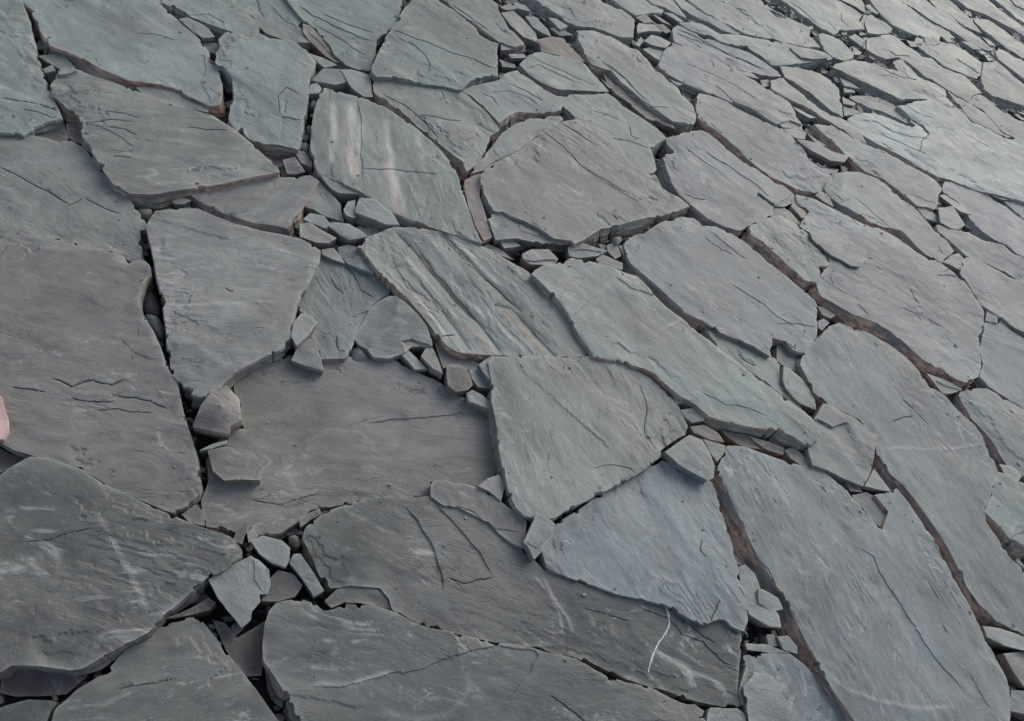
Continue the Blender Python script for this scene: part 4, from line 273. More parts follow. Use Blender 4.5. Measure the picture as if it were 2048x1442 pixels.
('C','crumbled layered lump where the blue-grey slab ends',0.465,2.624,0.039,-0.0339,-0.0277,0.071,(0.164,0.185,0.179),0.3,0.0,0.0,[(-26,-44),(44,9),(42,43),(-11,34),(-48,-40)],[]),
('Z','',0.579,3.091,0.028,-0.0713,0.0108,0.422,(0.18,0.201,0.196),0.1,0.0,0.0,[(-1,-17),(17,-9),(1,23),(-17,3)],[]),
('Z','',0.63,3.098,0.033,-0.0086,-0.0777,0.112,(0.198,0.222,0.211),0.1,0.0,0.0,[(-14,-33),(52,11),(6,20),(-44,4)],[]),
('Z','',0.644,3.064,0.028,-0.014,-0.0637,-0.146,(0.18,0.201,0.194),0.1,0.0,0.0,[(-18,-35),(28,16),(17,24),(-27,-5)],[]),
('Z','',0.657,2.983,0.029,0.0294,-0.0605,-0.461,(0.18,0.197,0.19),0.2,0.0,0.0,[(-21,-30),(26,-3),(28,19),(-32,15)],[]),
('Z','',0.675,2.924,0.03,0.0351,-0.0412,-0.231,(0.157,0.169,0.161),0.3,0.0,0.0,[(-20,-47),(13,-7),(42,38),(-35,16)],[]),
('Z','',0.866,3.705,0.023,0.0569,0.0368,0.415,(0.198,0.22,0.216),0.1,0.0,0.0,[(-4,-29),(26,-3),(10,26),(-32,6)],[]),
('Z','',0.948,3.806,0.03,-0.0394,0.0743,-0.252,(0.172,0.197,0.191),0.1,0.0,0.0,[(-26,-38),(15,-26),(47,35),(2,41),(-38,-11)],[]),
('Z','',1.035,3.918,0.027,-0.0673,-0.0302,-0.271,(0.182,0.202,0.193),0.2,0.0,0.0,[(-5,-36),(36,15),(8,42),(-39,-19)],[]),
('Z','',1.156,3.982,0.027,-0.0212,0.012,0.07,(0.196,0.224,0.214),0.1,0.0,0.0,[(8,-22),(55,17),(-2,24),(-61,-19)],[]),
('Z','',1.211,3.988,0.023,0.0232,0.0208,0.094,(0.19,0.214,0.205),0.1,0.0,0.0,[(6,-23),(33,14),(-39,9)],[]),
('Z','',1.255,3.97,0.023,0.0107,-0.0332,0.44,(0.21,0.236,0.225),0.1,0.0,0.0,[(-1,-28),(34,15),(-33,13)],[]),
('Z','',0.625,3.55,0.024,0.0169,0.0764,-0.361,(0.194,0.219,0.214),0.1,0.0,0.0,[(-6,-24),(21,9),(9,10),(-24,6)],[]),
('Z','',0.613,3.478,0.024,-0.0197,0.0296,-0.11,(0.208,0.229,0.22),0.1,0.0,0.0,[(-6,-20),(41,-30),(24,30),(-18,38),(-41,-17)],[]),
('Z','',0.628,3.378,0.025,-0.0379,-0.0124,-0.092,(0.205,0.225,0.222),0.1,0.0,0.0,[(-13,-38),(15,-6),(22,22),(-24,22)],[]),
('Z','',1.115,4.286,0.023,0.0499,0.0588,-0.089,(0.164,0.172,0.164),0.3,0.0,0.0,[(-8,-19),(22,-14),(11,23),(-24,10)],[]),
('Z','',1.122,4.22,0.023,0.0662,-0.0245,0.438,(0.172,0.177,0.173),0.3,0.0,0.0,[(-23,-23),(25,-25),(22,35),(-25,13)],[]),
('Z','',1.248,4.122,0.023,0.0691,-0.0426,-0.13,(0.174,0.181,0.174),0.3,0.0,0.0,[(-4,-28),(37,-12),(7,19),(-40,21)],[]),
('Z','',0.401,3.361,0.026,0.0402,0.0467,0.042,(0.179,0.201,0.191),0.1,0.0,0.0,[(-2,-14),(11,-1),(2,16),(-11,-1)],[]),
('Z','',0.547,3.467,0.025,0.0127,0.0635,-0.41,(0.193,0.217,0.207),0.1,0.0,0.0,[(-6,-17),(13,-5),(9,23),(-16,-1)],[]),
('Z','',1.382,3.437,0.023,-0.0492,-0.0511,-0.223,(0.188,0.209,0.203),0.1,0.0,0.0,[(-12,-56),(18,-30),(12,50),(-18,38)],[]),
('Z','',0.018,2.895,0.031,-0.0562,-0.0729,-0.458,(0.185,0.211,0.205),0.1,0.0,0.0,[(11,-19),(6,21),(-8,27),(-9,-29)],[]),
('Z','',-0.191,2.278,0.037,-0.055,0.0156,0.133,(0.167,0.176,0.173),0.2,0.0,0.0,[(7,-13),(30,3),(-4,0),(-33,10)],[]),
('Z','',0.013,2.486,0.041,0.0586,-0.0022,-0.06,(0.185,0.205,0.202),0.1,0.0,0.0,[(10,-10),(23,11),(-33,0)],[]),
('C','sunken brownish triangle of stone at the head of the long diagonal crack',1.043,1.236,0.047,0.0374,0.0446,-0.333,(0.159,0.168,0.161),0.3,0.0,0.0,[(-7,-30),(40,-50),(44,9),(17,38),(-27,34),(-67,0)],[]),
('S','small pale slab at the top edge above the gable-shaped stone',-0.248,2.816,0.037,-0.015,-0.0242,0.0,(0.201,0.244,0.231),0.2,0.0,0.0,[(-63,-66),(-5,-75),(22,-28),(42,7),(75,33),(72,60),(27,53),(-33,72),(-133,-50)],[]),
('S','splinter-shaped slab at the top edge, left of the first narrow strip slab',-0.172,2.915,0.038,-0.0157,-0.0045,0.0,(0.178,0.209,0.199),0.2,0.0,0.0,[(-52,-44),(-6,-15),(55,-10),(96,-6),(28,35),(-18,70),(-102,-28)],[]),
]

BED = -0.018

# ------------------------------------------------------------------ numpy noise
_perm = np.random.RandomState(11).permutation(4096)
_vals = np.random.RandomState(12).rand(4096)
def vnoise(x, y):
    xi = np.floor(x).astype(np.int64); yi = np.floor(y).astype(np.int64)
    fx = x - xi; fy = y - yi
    fx = fx * fx * (3 - 2 * fx); fy = fy * fy * (3 - 2 * fy)
    def h(a, b): return _vals[(_perm[(a & 4095)] + b * 57) & 4095]
    a = h(xi, yi); b = h(xi + 1, yi); c = h(xi, yi + 1); d = h(xi + 1, yi + 1)
    return (a * (1 - fx) + b * fx) * (1 - fy) + (c * (1 - fx) + d * fx) * fy
def fbm(x, y, o=4):
    s = 0; a = .5
    for k in range(o):
        s = s + a * vnoise(x + 17.3 * k, y - 9.1 * k); x = x * 2.03; y = y * 2.03; a *= .5
    return s
def sstep(a, b, x):
    t = np.clip((x - a) / (b - a), 0, 1); return t * t * (3 - 2 * t)

def poly_dist(P, Q, closed):
    """distance of points P to polyline Q, plus side sign and position along it"""
    A = Q if closed else Q[:-1]
    B = np.roll(Q, -1, 0) if closed else Q[1:]
    best = np.full(len(P), 1e9); side = np.zeros(len(P)); along = np.zeros(len(P))
    L = np.linalg.norm(B - A, axis=1); cum = np.concatenate([[0], np.cumsum(L)])
    for k in range(len(A)):
        d = B[k] - A[k]; l2 = d @ d + 1e-12
        v = P - A[k]
        t = np.clip((v @ d) / l2, 0, 1)
        q = v - t[:, None] * d
        dd = np.hypot(q[:, 0], q[:, 1])
        mk = dd < best
        best[mk] = dd[mk]
        side[mk] = np.sign(d[0] * v[mk, 1] - d[1] * v[mk, 0])
        along[mk] = (cum[k] + t[mk] * L[k]) / cum[-1]
    return best, side, along
def inside(P, Q):
    r = np.zeros(len(P), bool); n = len(Q); j = n - 1
    x, y = P[:, 0], P[:, 1]
    for i in range(n):
        xi, yi = Q[i]; xj, yj = Q[j]
        if yi != yj:
            r ^= ((yi > y) != (yj > y)) & (x < (xj - xi) * (y - yi) / (yj - yi) + xi)
        j = i
    return r

# ------------------------------------------------------------------ materials
def new_mat(name):
    mt = bpy.data.materials.new(name); mt.use_nodes = True
    return mt, mt.node_tree.nodes, mt.node_tree.links, mt.node_tree.nodes['Principled BSDF']

def slate_material():
    mt, N, L, B = new_mat('slate')
    def node(t, **kw):
        n = N.new(t)
        for k, v in kw.items(): setattr(n, k, v)
        return n
    def math_(op, a, b=None, c=None):
        n = node('ShaderNodeMath', operation=op)
        for i, v in enumerate((a, b, c)):
            if v is None: continue
            if isinstance(v, (int, float)): n.inputs[i].default_value = v
            else: L.new(v, n.inputs[i])
        return n.outputs[0]
    def ramp(v, lo, hi, a=0.0, b=1.0):
        n = node('ShaderNodeMapRange', interpolation_type='SMOOTHSTEP')
        L.new(v, n.inputs[0])
        n.inputs[1].default_value = lo; n.inputs[2].default_value = hi; n.inputs[3].default_value = a; n.inputs[4].default_value = b
        return n.outputs[0]
    def mixc(f, a, b, mode='MIX'):
        n = node('ShaderNodeMix', data_type='RGBA', blend_type=mode)
        for s, v in ((n.inputs[0], f), (n.inputs[6], a), (n.inputs[7], b)):
            if isinstance(v, (int, float)): s.default_value = v
            elif isinstance(v, tuple): s.default_value = (*v, 1)
            else: L.new(v, s)
        return n.outputs[2]
    def attr(nm): return node('ShaderNodeAttribute', attribute_name=nm).outputs['Fac']
    tc = node('ShaderNodeTexCoord'); oi = node('ShaderNodeObjectInfo')
    off = math_('MULTIPLY', oi.outputs['Random'], 53.0)
    add = node('ShaderNodeVectorMath', operation='ADD')
    L.new(tc.outputs['Object'], add.inputs[0]); L.new(off, add.inputs[1])
    P = add.outputs[0]
    def noise(sc, scale=1.0, detail=4, rough=.55, dist=0.0):
        mp = node('ShaderNodeVectorMath', operation='MULTIPLY'); L.new(P, mp.inputs[0]); mp.inputs[1].default_value = sc
        n = node('ShaderNodeTexNoise'); L.new(mp.outputs[0], n.inputs['Vector'])
        n.inputs['Scale'].default_value = scale; n.inputs['Detail'].default_value = detail
        n.inputs['Roughness'].default_value = rough; n.inputs['Distortion'].default_value = dist
        return n.outputs['Fac']
    big = noise((3.5, 5, 5), detail=5, rough=.6, dist=.6)
    cloud = noise((9, 15, 15), detail=6, rough=.65, dist=1.2)
    streak = noise((7, 55, 40), detail=5, rough=.6, dist=.4)
    fine = noise((45, 320, 320), detail=3)
    grit = noise((420, 420, 420), detail=2)
    warm = noise((1.7, 2.3, 2), detail=3)
    scrape = noise((6, 15, 13), detail=8, rough=.74, dist=2.6)
    col = oi.outputs['Color']
    col = mixc(ramp(warm, .42, .66, 0, .45), col, (.180, .182, .168))
    v = math_('ADD', ramp(big, .3, .7, -.17, .17), ramp(cloud, .32, .68, -.17, .17))
    v = math_('ADD', v, ramp(streak, .3, .7, -.045, .045))
    v = math_('ADD', v, ramp(fine, .3, .7, -.05, .05))
    v = math_('ADD', v, ramp(grit, .3, .7, -.10, .10))
    v = math_('ADD', v, 1.0)
    comb = node('ShaderNodeCombineColor'); [L.new(v, s) for s in comb.inputs]
    col = mixc(1.0, col, comb.outputs[0], 'MULTIPLY')
    # hairline cleavage cracks
    hn = noise((3.2, 12, 10), detail=4, rough=.5, dist=.7)
    hl = ramp(math_('ABSOLUTE', math_('SUBTRACT', hn, .5)), .001, .0055, 1.0, 0.0)
    hl = math_('MULTIPLY', hl, ramp(noise((6, 9, 9), detail=3), .50, .60))
    # chalky scuffs, pale worn edges
    sc = math_('MULTIPLY', math_('MULTIPLY', ramp(scrape, .52, .68), ramp(noise((3, 4, 4), detail=4), .38, .58)), .75)
    col = mixc(sc, col, (.33, .35, .335))
    rim = math_('MULTIPLY', attr('rim'), ramp(cloud, .35, .65, .1, .6))
    col = mixc(rim, col, (.36, .37, .35))
    st = math_('MULTIPLY', attr('stain'), ramp(streak, .36, .58, .35, .95))
    col = mixc(st, col, (.42, .41, .375))
    ru = attr('rust')
    rcol = mixc(ramp(noise((30, 60, 90), detail=5, rough=.7), .35, .65), (.18, .115, .09), (.52, .36, .28))
    col = mixc(math_('MULTIPLY', ru, ramp(cloud, .2, .55, .75, 1.0)), col, rcol)
    col = mixc(math_('MULTIPLY', attr('darken'), .85), col, (.035, .033, .032))  # near-black mixed into cracks, gashes, grooves and the lower sides
    col = mixc(math_('MULTIPLY', hl, .7), col, (.05, .052, .052))
    L.new(col, B.inputs['Base Color'])
    r = math_('ADD', ramp(cloud, .3, .7, .54, .72), math_('MULTIPLY', ru, .2))
    L.new(r, B.inputs['Roughness'])
    B.inputs['Specular IOR Level'].default_value = .5
    # fine relief: cleavage terraces, grain, grit
    def bump(h, dist, strength, prev=None):
        n = node('ShaderNodeBump'); n.inputs['Strength'].default_value = strength; n.inputs['Distance'].default_value = dist
        L.new(h, n.inputs['Height'])
        if prev is not None: L.new(prev, n.inputs['Normal'])
        return n.outputs[0]
    t = noise((4, 10, 10), detail=6, rough=.58, dist=1.1)
    terr = math_('ADD', math_('FLOOR', math_('MULTIPLY', t, 13.0)), ramp(math_('FRACT', math_('MULTIPLY', t, 13.0)), .55, 1.0))
    mask = ramp(noise((2.5, 4, 4), detail=3), .42, .6)
    terr = math_('MULTIPLY', terr, mask)
    flaky = ramp(noise((2.2, 3, 3), detail=4), .40, .62)
    b = bump(terr, .0012, .45)
    b = bump(math_('SUBTRACT', 1.0, hl), .0012, .5, b)
    b = bump(math_('MULTIPLY', streak, math_('ADD', .15, math_('MULTIPLY', flaky, .85))), .0024, .3, b)
    b = bump(cloud, .006, .35, b)
    b = bump(math_('MULTIPLY', fine, flaky), .0009, .35, b)
    b = bump(noise((70, 110, 110), detail=4, rough=.7), .0016, .5, b)
    b = bump(grit, .0010, .6, b)
    L.new(b, B.inputs['Normal'])
    return mt
SLATE = slate_material()

def simple_mat(name, c1, c2, scale, rough):
    mt, N, L, B = new_mat(name)
    tc = N.new('ShaderNodeTexCoord'); n = N.new('ShaderNodeTexNoise')
    n.inputs['Scale'].default_value = scale; n.inputs['Detail'].default_value = 6; n.inputs['Roughness'].default_value = .65
    L.new(tc.outputs['Object'], n.inputs['Vector'])
    mx = N.new('ShaderNodeMix'); mx.data_type = 'RGBA'
    L.new(n.outputs['Fac'], mx.inputs[0]); mx.inputs[6].default_value = (*c1, 1); mx.inputs[7].default_value = (*c2, 1)
    L.new(mx.outputs[2], B.inputs['Base Color']); B.inputs['Roughness'].default_value = rough
    bp = N.new('ShaderNodeBump'); bp.inputs['Distance'].default_value = .004; bp.inputs['Strength'].default_value = .6
    L.new(n.outputs['Fac'], bp.inputs['Height']); L.new(bp.outputs[0], B.inputs['Normal'])
    return mt
SOIL = simple_mat('dark_soil', (.02, .018, .017), (.06, .05, .045), 60, .95)
QUARTZ = simple_mat('quartz', (.42, .43, .42), (.62, .62, .60), 90, .5)
RUBBLE = simple_mat('rubble_slate', (.06, .055, .052), (.19, .175, .16), 45, .8)

# ------------------------------------------------------------------ ground bed
g = 0.0
gm = bpy.data.meshes.new('ground')
gm.from_pydata([(-60, -60, BED), (60, -60, BED), (60, 60, BED), (-60, 60, BED)], [], [(0, 1, 2, 3)])
gm.materials.append(SOIL)
ground = bpy.data.objects.new('ground', gm); COL.objects.link(ground)
ground['kind'] = 'structure'; ground['label'] = 'dark soil showing in the gaps between the slates'

# ------------------------------------------------------------------ one stone
def fractal_outline(pts, spacing, amp, rs):
    out = []
    n = len(pts)
    for i in range(n):
        a, b = pts[i], pts[(i + 1) % n]
        seg = [a, b]; am = amp
        while np.linalg.norm(seg[1] - seg[0]) > spacing:
            new = []
            for p, q in zip(seg[:-1], seg[1:]):
                d = q - p; l = np.hypot(*d)
                mid = (p + q) / 2 + np.array((-d[1], d[0])) * rs.uniform(-am, am)
                new += [p, mid]
            seg = new + [seg[-1]]
            am = min(am * 1.2, .11)
        out += seg[:-1]
    return np.array(out)

from mathutils.kdtree import KDTree
def _tree():
    pts = []
    for i, r in enumerate(STONES):
        O = np.asarray(r[12], float) / 1000 + (r[2], r[3])
        for a, b in zip(O, np.roll(O, -1, 0)):
            n = max(1, int(np.linalg.norm(b - a) / .01))
            pts += [(*(a + (b - a) * k / n), i) for k in range(n)]
    t = KDTree(len(pts))
    for x, y, i in pts: t.insert((x, y, 0), len(owner)); owner.append(i)
    t.balance(); return t
owner = []
TREE = _tree()
def flare_of(Lp, on, g, cx, cy, idx, rust, face_h, kind):
    # how far the broken side slopes out into the free gap beside it
    n = len(Lp)
    if kind != 'S': return np.zeros(n), np.zeros(n)
    c, s = math.cos(g), math.sin(g)
    W = np.stack([Lp[:, 0] * c - Lp[:, 1] * s + cx, Lp[:, 0] * s + Lp[:, 1] * c + cy], 1)
    D = np.stack([on[:, 0] * c - on[:, 1] * s, on[:, 0] * s + on[:, 1] * c], 1)
    gap = np.empty(n)
    for i in range(n):
        best = .06
        for co, k, d in TREE.find_n((W[i][0], W[i][1], 0), 60):
            if owner[k] != idx:
                best = min(best, d); break
        gap[i] = best
    toc = -W / (np.linalg.norm(W, axis=1)[:, None] + 1e-6)
    face = np.clip((D * toc).sum(1) * 1.6 + .25, 0, 1)
    out = np.minimum(gap * .8, face_h * 1.2)
    k = np.ones(5) / 5
    pad = np.concatenate([out[-2:], out, out[:2]])
    out = np.convolve(pad, k, 'valid') if n > 5 else out
    return face * min(1, rust * .5 + .6), out

def make_stone(idx, rec):
    kind, label, cx, cy, z, tx, ty, g, colour, rust, th, pk, outline, feats = rec
    rs = np.random.RandomState(100 + idx)
    dist = math.sqrt(cx * cx + cy * cy + 1.6 ** 2)
    sp = max(.0055, .0030 * dist)
    cg, sg = math.cos(-g), math.sin(-g)
    def rot(p): p = np.asarray(p, float) / 1000; return np.stack([p[:, 0] * cg - p[:, 1] * sg, p[:, 0] * sg + p[:, 1] * cg], 1)
    O = rot(outline)
    ltx = tx * math.cos(g) + ty * math.sin(g); lty = -tx * math.sin(g) + ty * math.cos(g)
    size = math.sqrt(np.ptp(O[:, 0]) * np.ptp(O[:, 1]))
    small = kind != 'S'
    if kind == 'P':                                           # round off pebbles (Chaikin)
        for _ in range(3):
            Q = np.roll(O, -1, 0); O = np.stack([O * .75 + Q * .25, O * .25 + Q * .75], 1).reshape(-1, 2)
    else:                                                     # knock the sharpest corners off a little
        Q = np.roll(O, -1, 0); l = np.linalg.norm(Q - O, axis=1)[:, None] + 1e-9
        if kind in 'SF':
            d = (Q - O) / l; nv = np.stack([d[:, 1], -d[:, 0]], 1); nn = nv + np.roll(nv, 1, 0)
            nn /= np.maximum(.7, (nn * nn).sum(1) / np.maximum(np.linalg.norm(nn, axis=1), 1e-6))[:, None]
            O = O + nn * min(.0022 * dist, .010) * .5; Q = np.roll(O, -1, 0)
        c = np.minimum(.10, .0022 / l) if kind == 'S' else np.minimum(.03, .001 / l); O = np.stack([O * (1 - c) + Q * c, O * c + Q * (1 - c)], 1).reshape(-1, 2)
    if small: sp = min(sp, max(size / 9, .004))
    E = fractal_outline(O, sp, .016 if kind != 'P' else .01, rs)
    if kind in 'SF':                                          # angular bites broken out of the rim
        T = np.roll(E, -1, 0) - np.roll(E, 1, 0); T /= np.linalg.norm(T, axis=1)[:, None] + 1e-9
        iv = np.stack([-T[:, 1], T[:, 0]], 1); ne = len(E)
        for _ in range(int(ne * sp / .11)):
            i0 = rs.randint(ne); w_ = rs.randint(2, 6); dp = rs.uniform(.002, .007) * min(1, dist / 2.2 + .2) * min(1, size / .2)
            for q_ in range(w_): E[(i0 + q_) % ne] += iv[(i0 + w_ // 2) % ne] * dp * (1 - .5 * q_ / w_)
    lo, hi = E.min(0), E.max(0)
    nx = int((hi[0] - lo[0]) / sp) + 2; ny = int((hi[1] - lo[1]) / (sp * .87)) + 2
    gx, gy = np.meshgrid(np.arange(nx), np.arange(ny))
    G = np.stack([lo[0] + (gx + .5 * (gy % 2)) * sp, lo[1] + gy * sp * .87], -1).reshape(-1, 2)
    G += rs.uniform(-.22, .22, G.shape) * sp
    G = G[inside(G, E)]
    if len(G):
        d, _, _ = poly_dist(G, E, True); G = G[d > .5 * sp]
    # inner ring close to the edge so the rim can round off
    T = np.roll(E, -1, 0) - np.roll(E, 1, 0); T /= np.linalg.norm(T, axis=1)[:, None] + 1e-9
    inn = np.stack([-T[:, 1], T[:, 0]], 1)
    ring = E + inn * min(.0028, sp * .35)
    ring = ring[inside(ring, E)]
    extra = [ring]
    FL = [(k, a, rot(p)) for k, a, p in feats]
    FJ = []
    for k, a, p in FL:
        q = []
        for u, v in zip(p[:-1], p[1:]):
            seg = [u, v]
            while np.linalg.norm(seg[1] - seg[0]) > max(.006, sp * .8):
                new = []
                for s, t in zip(seg[:-1], seg[1:]):
                    dd = t - s
                    new += [s, (s + t) / 2 + np.array((-dd[1], dd[0])) * rs.uniform(-1, 1) * (.05 if k in ('crack', 'step', 'gash') else .018)]
                seg = new + [seg[-1]]
            q += seg[:-1]
        q = np.array(q + [p[-1]]); FJ.append((k, a, q))
        if k in ('crack', 'step', 'ridge', 'gash'):
            t = np.gradient(q, axis=0); t /= np.linalg.norm(t, axis=1)[:, None] + 1e-9
            nn = np.stack([-t[:, 1], t[:, 0]], 1)
            w = {'gash': .004, 'crack': .0017, 'step': .0016, 'ridge': .0035}[k]
            for s in ((-2.4, -1, 0, 1, 2.4) if k != 'step' else (-2.4, -.6, .6, 2.4)): extra.append(q + nn * w * s)
        elif k in ('crease', 'valley'): extra.append(q)
    X = np.concatenate(extra)
    if len(X):
        X = X[inside(X, E)]
        if len(X):
            d, _, _ = poly_dist(X, E, True); X = X[d > .0012]
    V = np.concatenate([E, G, X]) if len(G) else np.concatenate([E, X])
    nE = len(E)
    rv, re, rf, ov, oe, of = delaunay_2d_cdt([Vector(p) for p in V], [], [list(range(nE))], 1, 1e-5)
    P = np.array([(v.x, v.y) for v in rv]); n0 = len(P)
    # ---- relief
    ed, _, _ = poly_dist(P, E, True)
    ox, oy = rs.uniform(0, 500, 2)
    x, y = P[:, 0] + ox, P[:, 1] + oy
    k_ = min(1.0, size / .25)
    z0 = ltx * P[:, 0] + lty * P[:, 1]
    h = .007 * k_ * (fbm(x * 3.5, y * 5, 3) - .45) + .0018 * k_ * (fbm(x * 12, y * 26, 3) - .45)
    t = fbm(x * 4.5, y * 13, 4) * 9 * (.4 + .6 * k_)
    terr = np.floor(t) + sstep(.80, 1.0, t - np.floor(t))
    flk = sstep(.46, .62, fbm(x * 3 + 70, y * 4 + 20, 3))
    h += (.0005 + .0016 * flk) * k_ * (terr - t)
    # chipped, worn rim
    chip = sstep(.50, .66, fbm(x * 16, y * 16, 3))
    h -= (.0002 + .0022 * chip) * np.exp(-ed / (.001 + .002 * chip)) * (1 if not small else .5)
    flake = sstep(.56, .60, fbm(x * 9 + 40, y * 9, 3)) * (ed < .035)
    wob = fbm(x * 22, y * 30, 3) - .5
    lam = sstep(.47, .53, fbm(x * 5 + 9, y * 5 - 3, 2))
    h -= k_ * lam * (.0016 * (ed + wob * .05 < .012) + .0026 * (ed + wob * .10 < .034))
    stain = np.zeros(n0); rim = np.exp(-ed / .004) * .9; darken = np.zeros(n0); rustv = np.zeros(n0)
    rustv += rust * .55 * np.exp(-ed / .006) * sstep(.45, .65, fbm(x * 20, y * 20, 2))
    for k, a, q in FJ:
        d, s, al = poly_dist(P, q, False)
        win = np.clip(6 * al * (1 - al) * 1.6, 0, 1)
        if k == 'crack':
            gk = np.exp(-(d / (.0007 + .0004 * a)) ** 2) * np.clip(win + .25, 0, 1)
            h -= .0030 * min(a, 2) * gk; darken = np.maximum(darken, gk * .9)  # dark colour for gathered dirt and for shade the shallow groove lacks
        elif k == 'step':
            mm = a / 1000
            h -= mm * (s < 0) * np.exp(-d / .05) * win if mm > 0 else mm * -1 * (s > 0) * np.exp(-d / .05) * win
            rim = np.maximum(rim, np.exp(-(d / .0022) ** 2) * .35 * win * ((s > 0) if mm > 0 else (s < 0)))
        elif k == 'ridge':
            gk = np.exp(-(d / .0045) ** 2); h += .0007 * a * gk * win; rim = np.maximum(rim, gk * win * .95)
        elif k == 'crease':
            h -= a / 1000 * (s < 0) * np.clip(d / .05, 0, 1) * np.exp(-d / .25); rim = np.maximum(rim, np.exp(-(d / .006) ** 2) * .6 * win)
        elif k == 'gash':
            gk = np.exp(-(d / (a / 1000)) ** 4) * np.clip(win * 1.5, 0, 1); h -= .016 * gk; darken = np.maximum(darken, .6 * gk)
        elif k == 'valley':
            gk = np.exp(-d / .011) * np.clip(win * 3, 0, 1); h -= a / 1000 * gk; darken = np.maximum(darken, .5 * np.exp(-(d / .005) ** 2) * np.clip(win * 3, 0, 1))
        elif k == 'brown':
            rustv = np.maximum(rustv, .42 * np.exp(-(d / (a / 1000)) ** 2) * win)
        elif k == 'stain':
            stain = np.maximum(stain, np.exp(-(d / (a / 1000)) ** 2) * win)
    if pk:
        c = P[ed.argmax()]; rr = np.hypot(*(P - c).T)
        h += pk / 100 * np.clip(1 - rr / rr.max() * 1.25, -.5, 1)
    if kind == 'P':
        h -= .35 * size * (1 - np.sqrt(np.clip(ed / ed.max(), 0, 1))) ** 1.5
    elif small and not pk:
        h += .10 * min(size, .12) * np.abs(fbm(x / size * 1.3, y / size * 1.3, 1) - .25)
    Z = z0 + h
    faces = [tuple(f) for f in rf]
    a2 = sum((P[f[0]][0] - P[f[2]][0]) * (P[f[1]][1] - P[f[0]][1]) - (P[f[0]][0] - P[f[1]][0]) * (P[f[2]][1] - P[f[0]][1]) for f in faces[:1])
    # ---- broken sides with bedding laminae
    ec = {}
    for f in faces:
        for i in range(len(f)):
            e = (f[i], f[(i + 1) % len(f)])
            if (e[1], e[0]) in ec: del ec[(e[1], e[0])]
            else: ec[e] = 1
    nxt = {a: b for a, b in ec}
    loops = []
    left = set(nxt)
    while left:
        s = left.pop(); lp = [s]; c = nxt[s]
        while c != s and c in left: left.discard(c); lp.append(c); c = nxt[c]
        loops.append(lp)
    verts = [(P[i][0], P[i][1], Z[i]) for i in range(n0)]
    att = {'rust': list(rustv), 'rim': list(rim), 'stain': list(stain), 'darken': list(darken)}
    nface_top = len(faces)
    for lp in loops:
        if len(lp) < 3: continue
        Lp = P[lp]; Zl = Z[lp]; nl = len(lp)
        T = np.roll(Lp, -1, 0) - np.roll(Lp, 1, 0); T /= np.linalg.norm(T, axis=1)[:, None] + 1e-9
        on = np.stack([T[:, 1], -T[:, 0]], 1)
        bottom = BED - .004 - z
        face_h = th / 100 if th else max(.02, min(.05, z + .005))
        zz = [0.0]
        nrow = 7 if kind == 'S' else 4
        zz += [-face_h * (i + 1) / nrow + rs.uniform(-.25, .25) * face_h / nrow for i in range(nrow)]
        per = np.concatenate([[0], np.cumsum(np.linalg.norm(np.diff(Lp, axis=0), axis=1))])
        base = len(verts)
        under = (.012 if kind == 'S' else .14 * size)
        rows = []
        flare, out = flare_of(Lp, on, g, cx, cy, idx, rust, face_h, kind)
        for r, dz in enumerate(zz):
            lam = 0 if r == 0 else rs.uniform(-.0022, .0018) * (1 if kind == 'S' else .6)
            o = lam + .005 * k_ * (vnoise(per * 35 + r * 1.7 + ox, np.full(nl, r * .45 + oy)) - .5) * (r > 0)
            o = o - (.35 * under * (r / nrow) ** 2) * (1 - flare) + flare * out * (r / nrow)
            rows.append((Lp + on * o[:, None] if np.ndim(o) else Lp + on * o, Zl * max(0, 1 - .5 * r / nrow) + (1 - max(0, 1 - .5 * r / nrow)) * z0[lp] + dz))
        for fr, ins in ((.4, 1.0), (1.0, 1.25 if kind == 'S' else 2.2)):
            zb = -face_h + (bottom + face_h) * fr
            if kind != 'S':
                q = Lp * (1 - min(.45, .18 * ins)) + Lp.mean(0) * min(.45, .18 * ins)
            else: q = Lp + on * (out * flare * .9 - under * ins * (1 - .6 * flare))[:, None]
            rows.append((q, np.full(nl, zb) if fr == 1 else np.minimum(rows[-1][1] - .002, zb)))
        for r, (q, zr) in enumerate(rows):
            for i in range(nl):
                verts.append((q[i][0], q[i][1], zr[i]))
            low = r > nrow
            rn = sstep(.25, .6, fbm(per * 9 + ox, np.full(nl, r * .35), 3))
            att['rust'] += list(np.clip(rust * (.15 + 1.25 * rn), 0, 1))
            att['rim'] += [0.35 if r == 0 else 0.0] * nl
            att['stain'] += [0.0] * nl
            att['darken'] += [(.45 if low else .05 * (r / nrow))] * nl  # darker on the lower rows of the sides
        for r in range(len(rows) - 1):
            for i in range(nl):
                j = (i + 1) % nl
                a, b = base + r * nl + i, base + r * nl + j
                faces.append((a, a + nl, b + nl, b))
        faces.append(tuple(base + (len(rows) - 1) * nl + i for i in range(nl))[::-1])
    me = bpy.data.meshes.new(NAMES[kind])
    me.from_pydata(verts, [], faces)
    sm = np.zeros(len(faces), bool); sm[:nface_top] = True
    me.polygons.foreach_set('use_smooth', sm)
    me.set_sharp_from_angle(angle=math.radians(13))
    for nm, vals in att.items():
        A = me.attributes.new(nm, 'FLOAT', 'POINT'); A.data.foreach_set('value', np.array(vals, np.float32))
    me.materials.append(SLATE)
    ob = bpy.data.objects.new(NAMES[kind], me)
    ob.location = (cx, cy, z); ob.rotation_euler = (0, 0, g); ob.color = (*colour, 1)
    ob['kind'] = 'thing'; ob['label'] = label; ob['category'] = CATS[kind]
    if GROUPS.get(kind): ob['group'] = GROUPS[kind]
    COL.objects.link(ob)
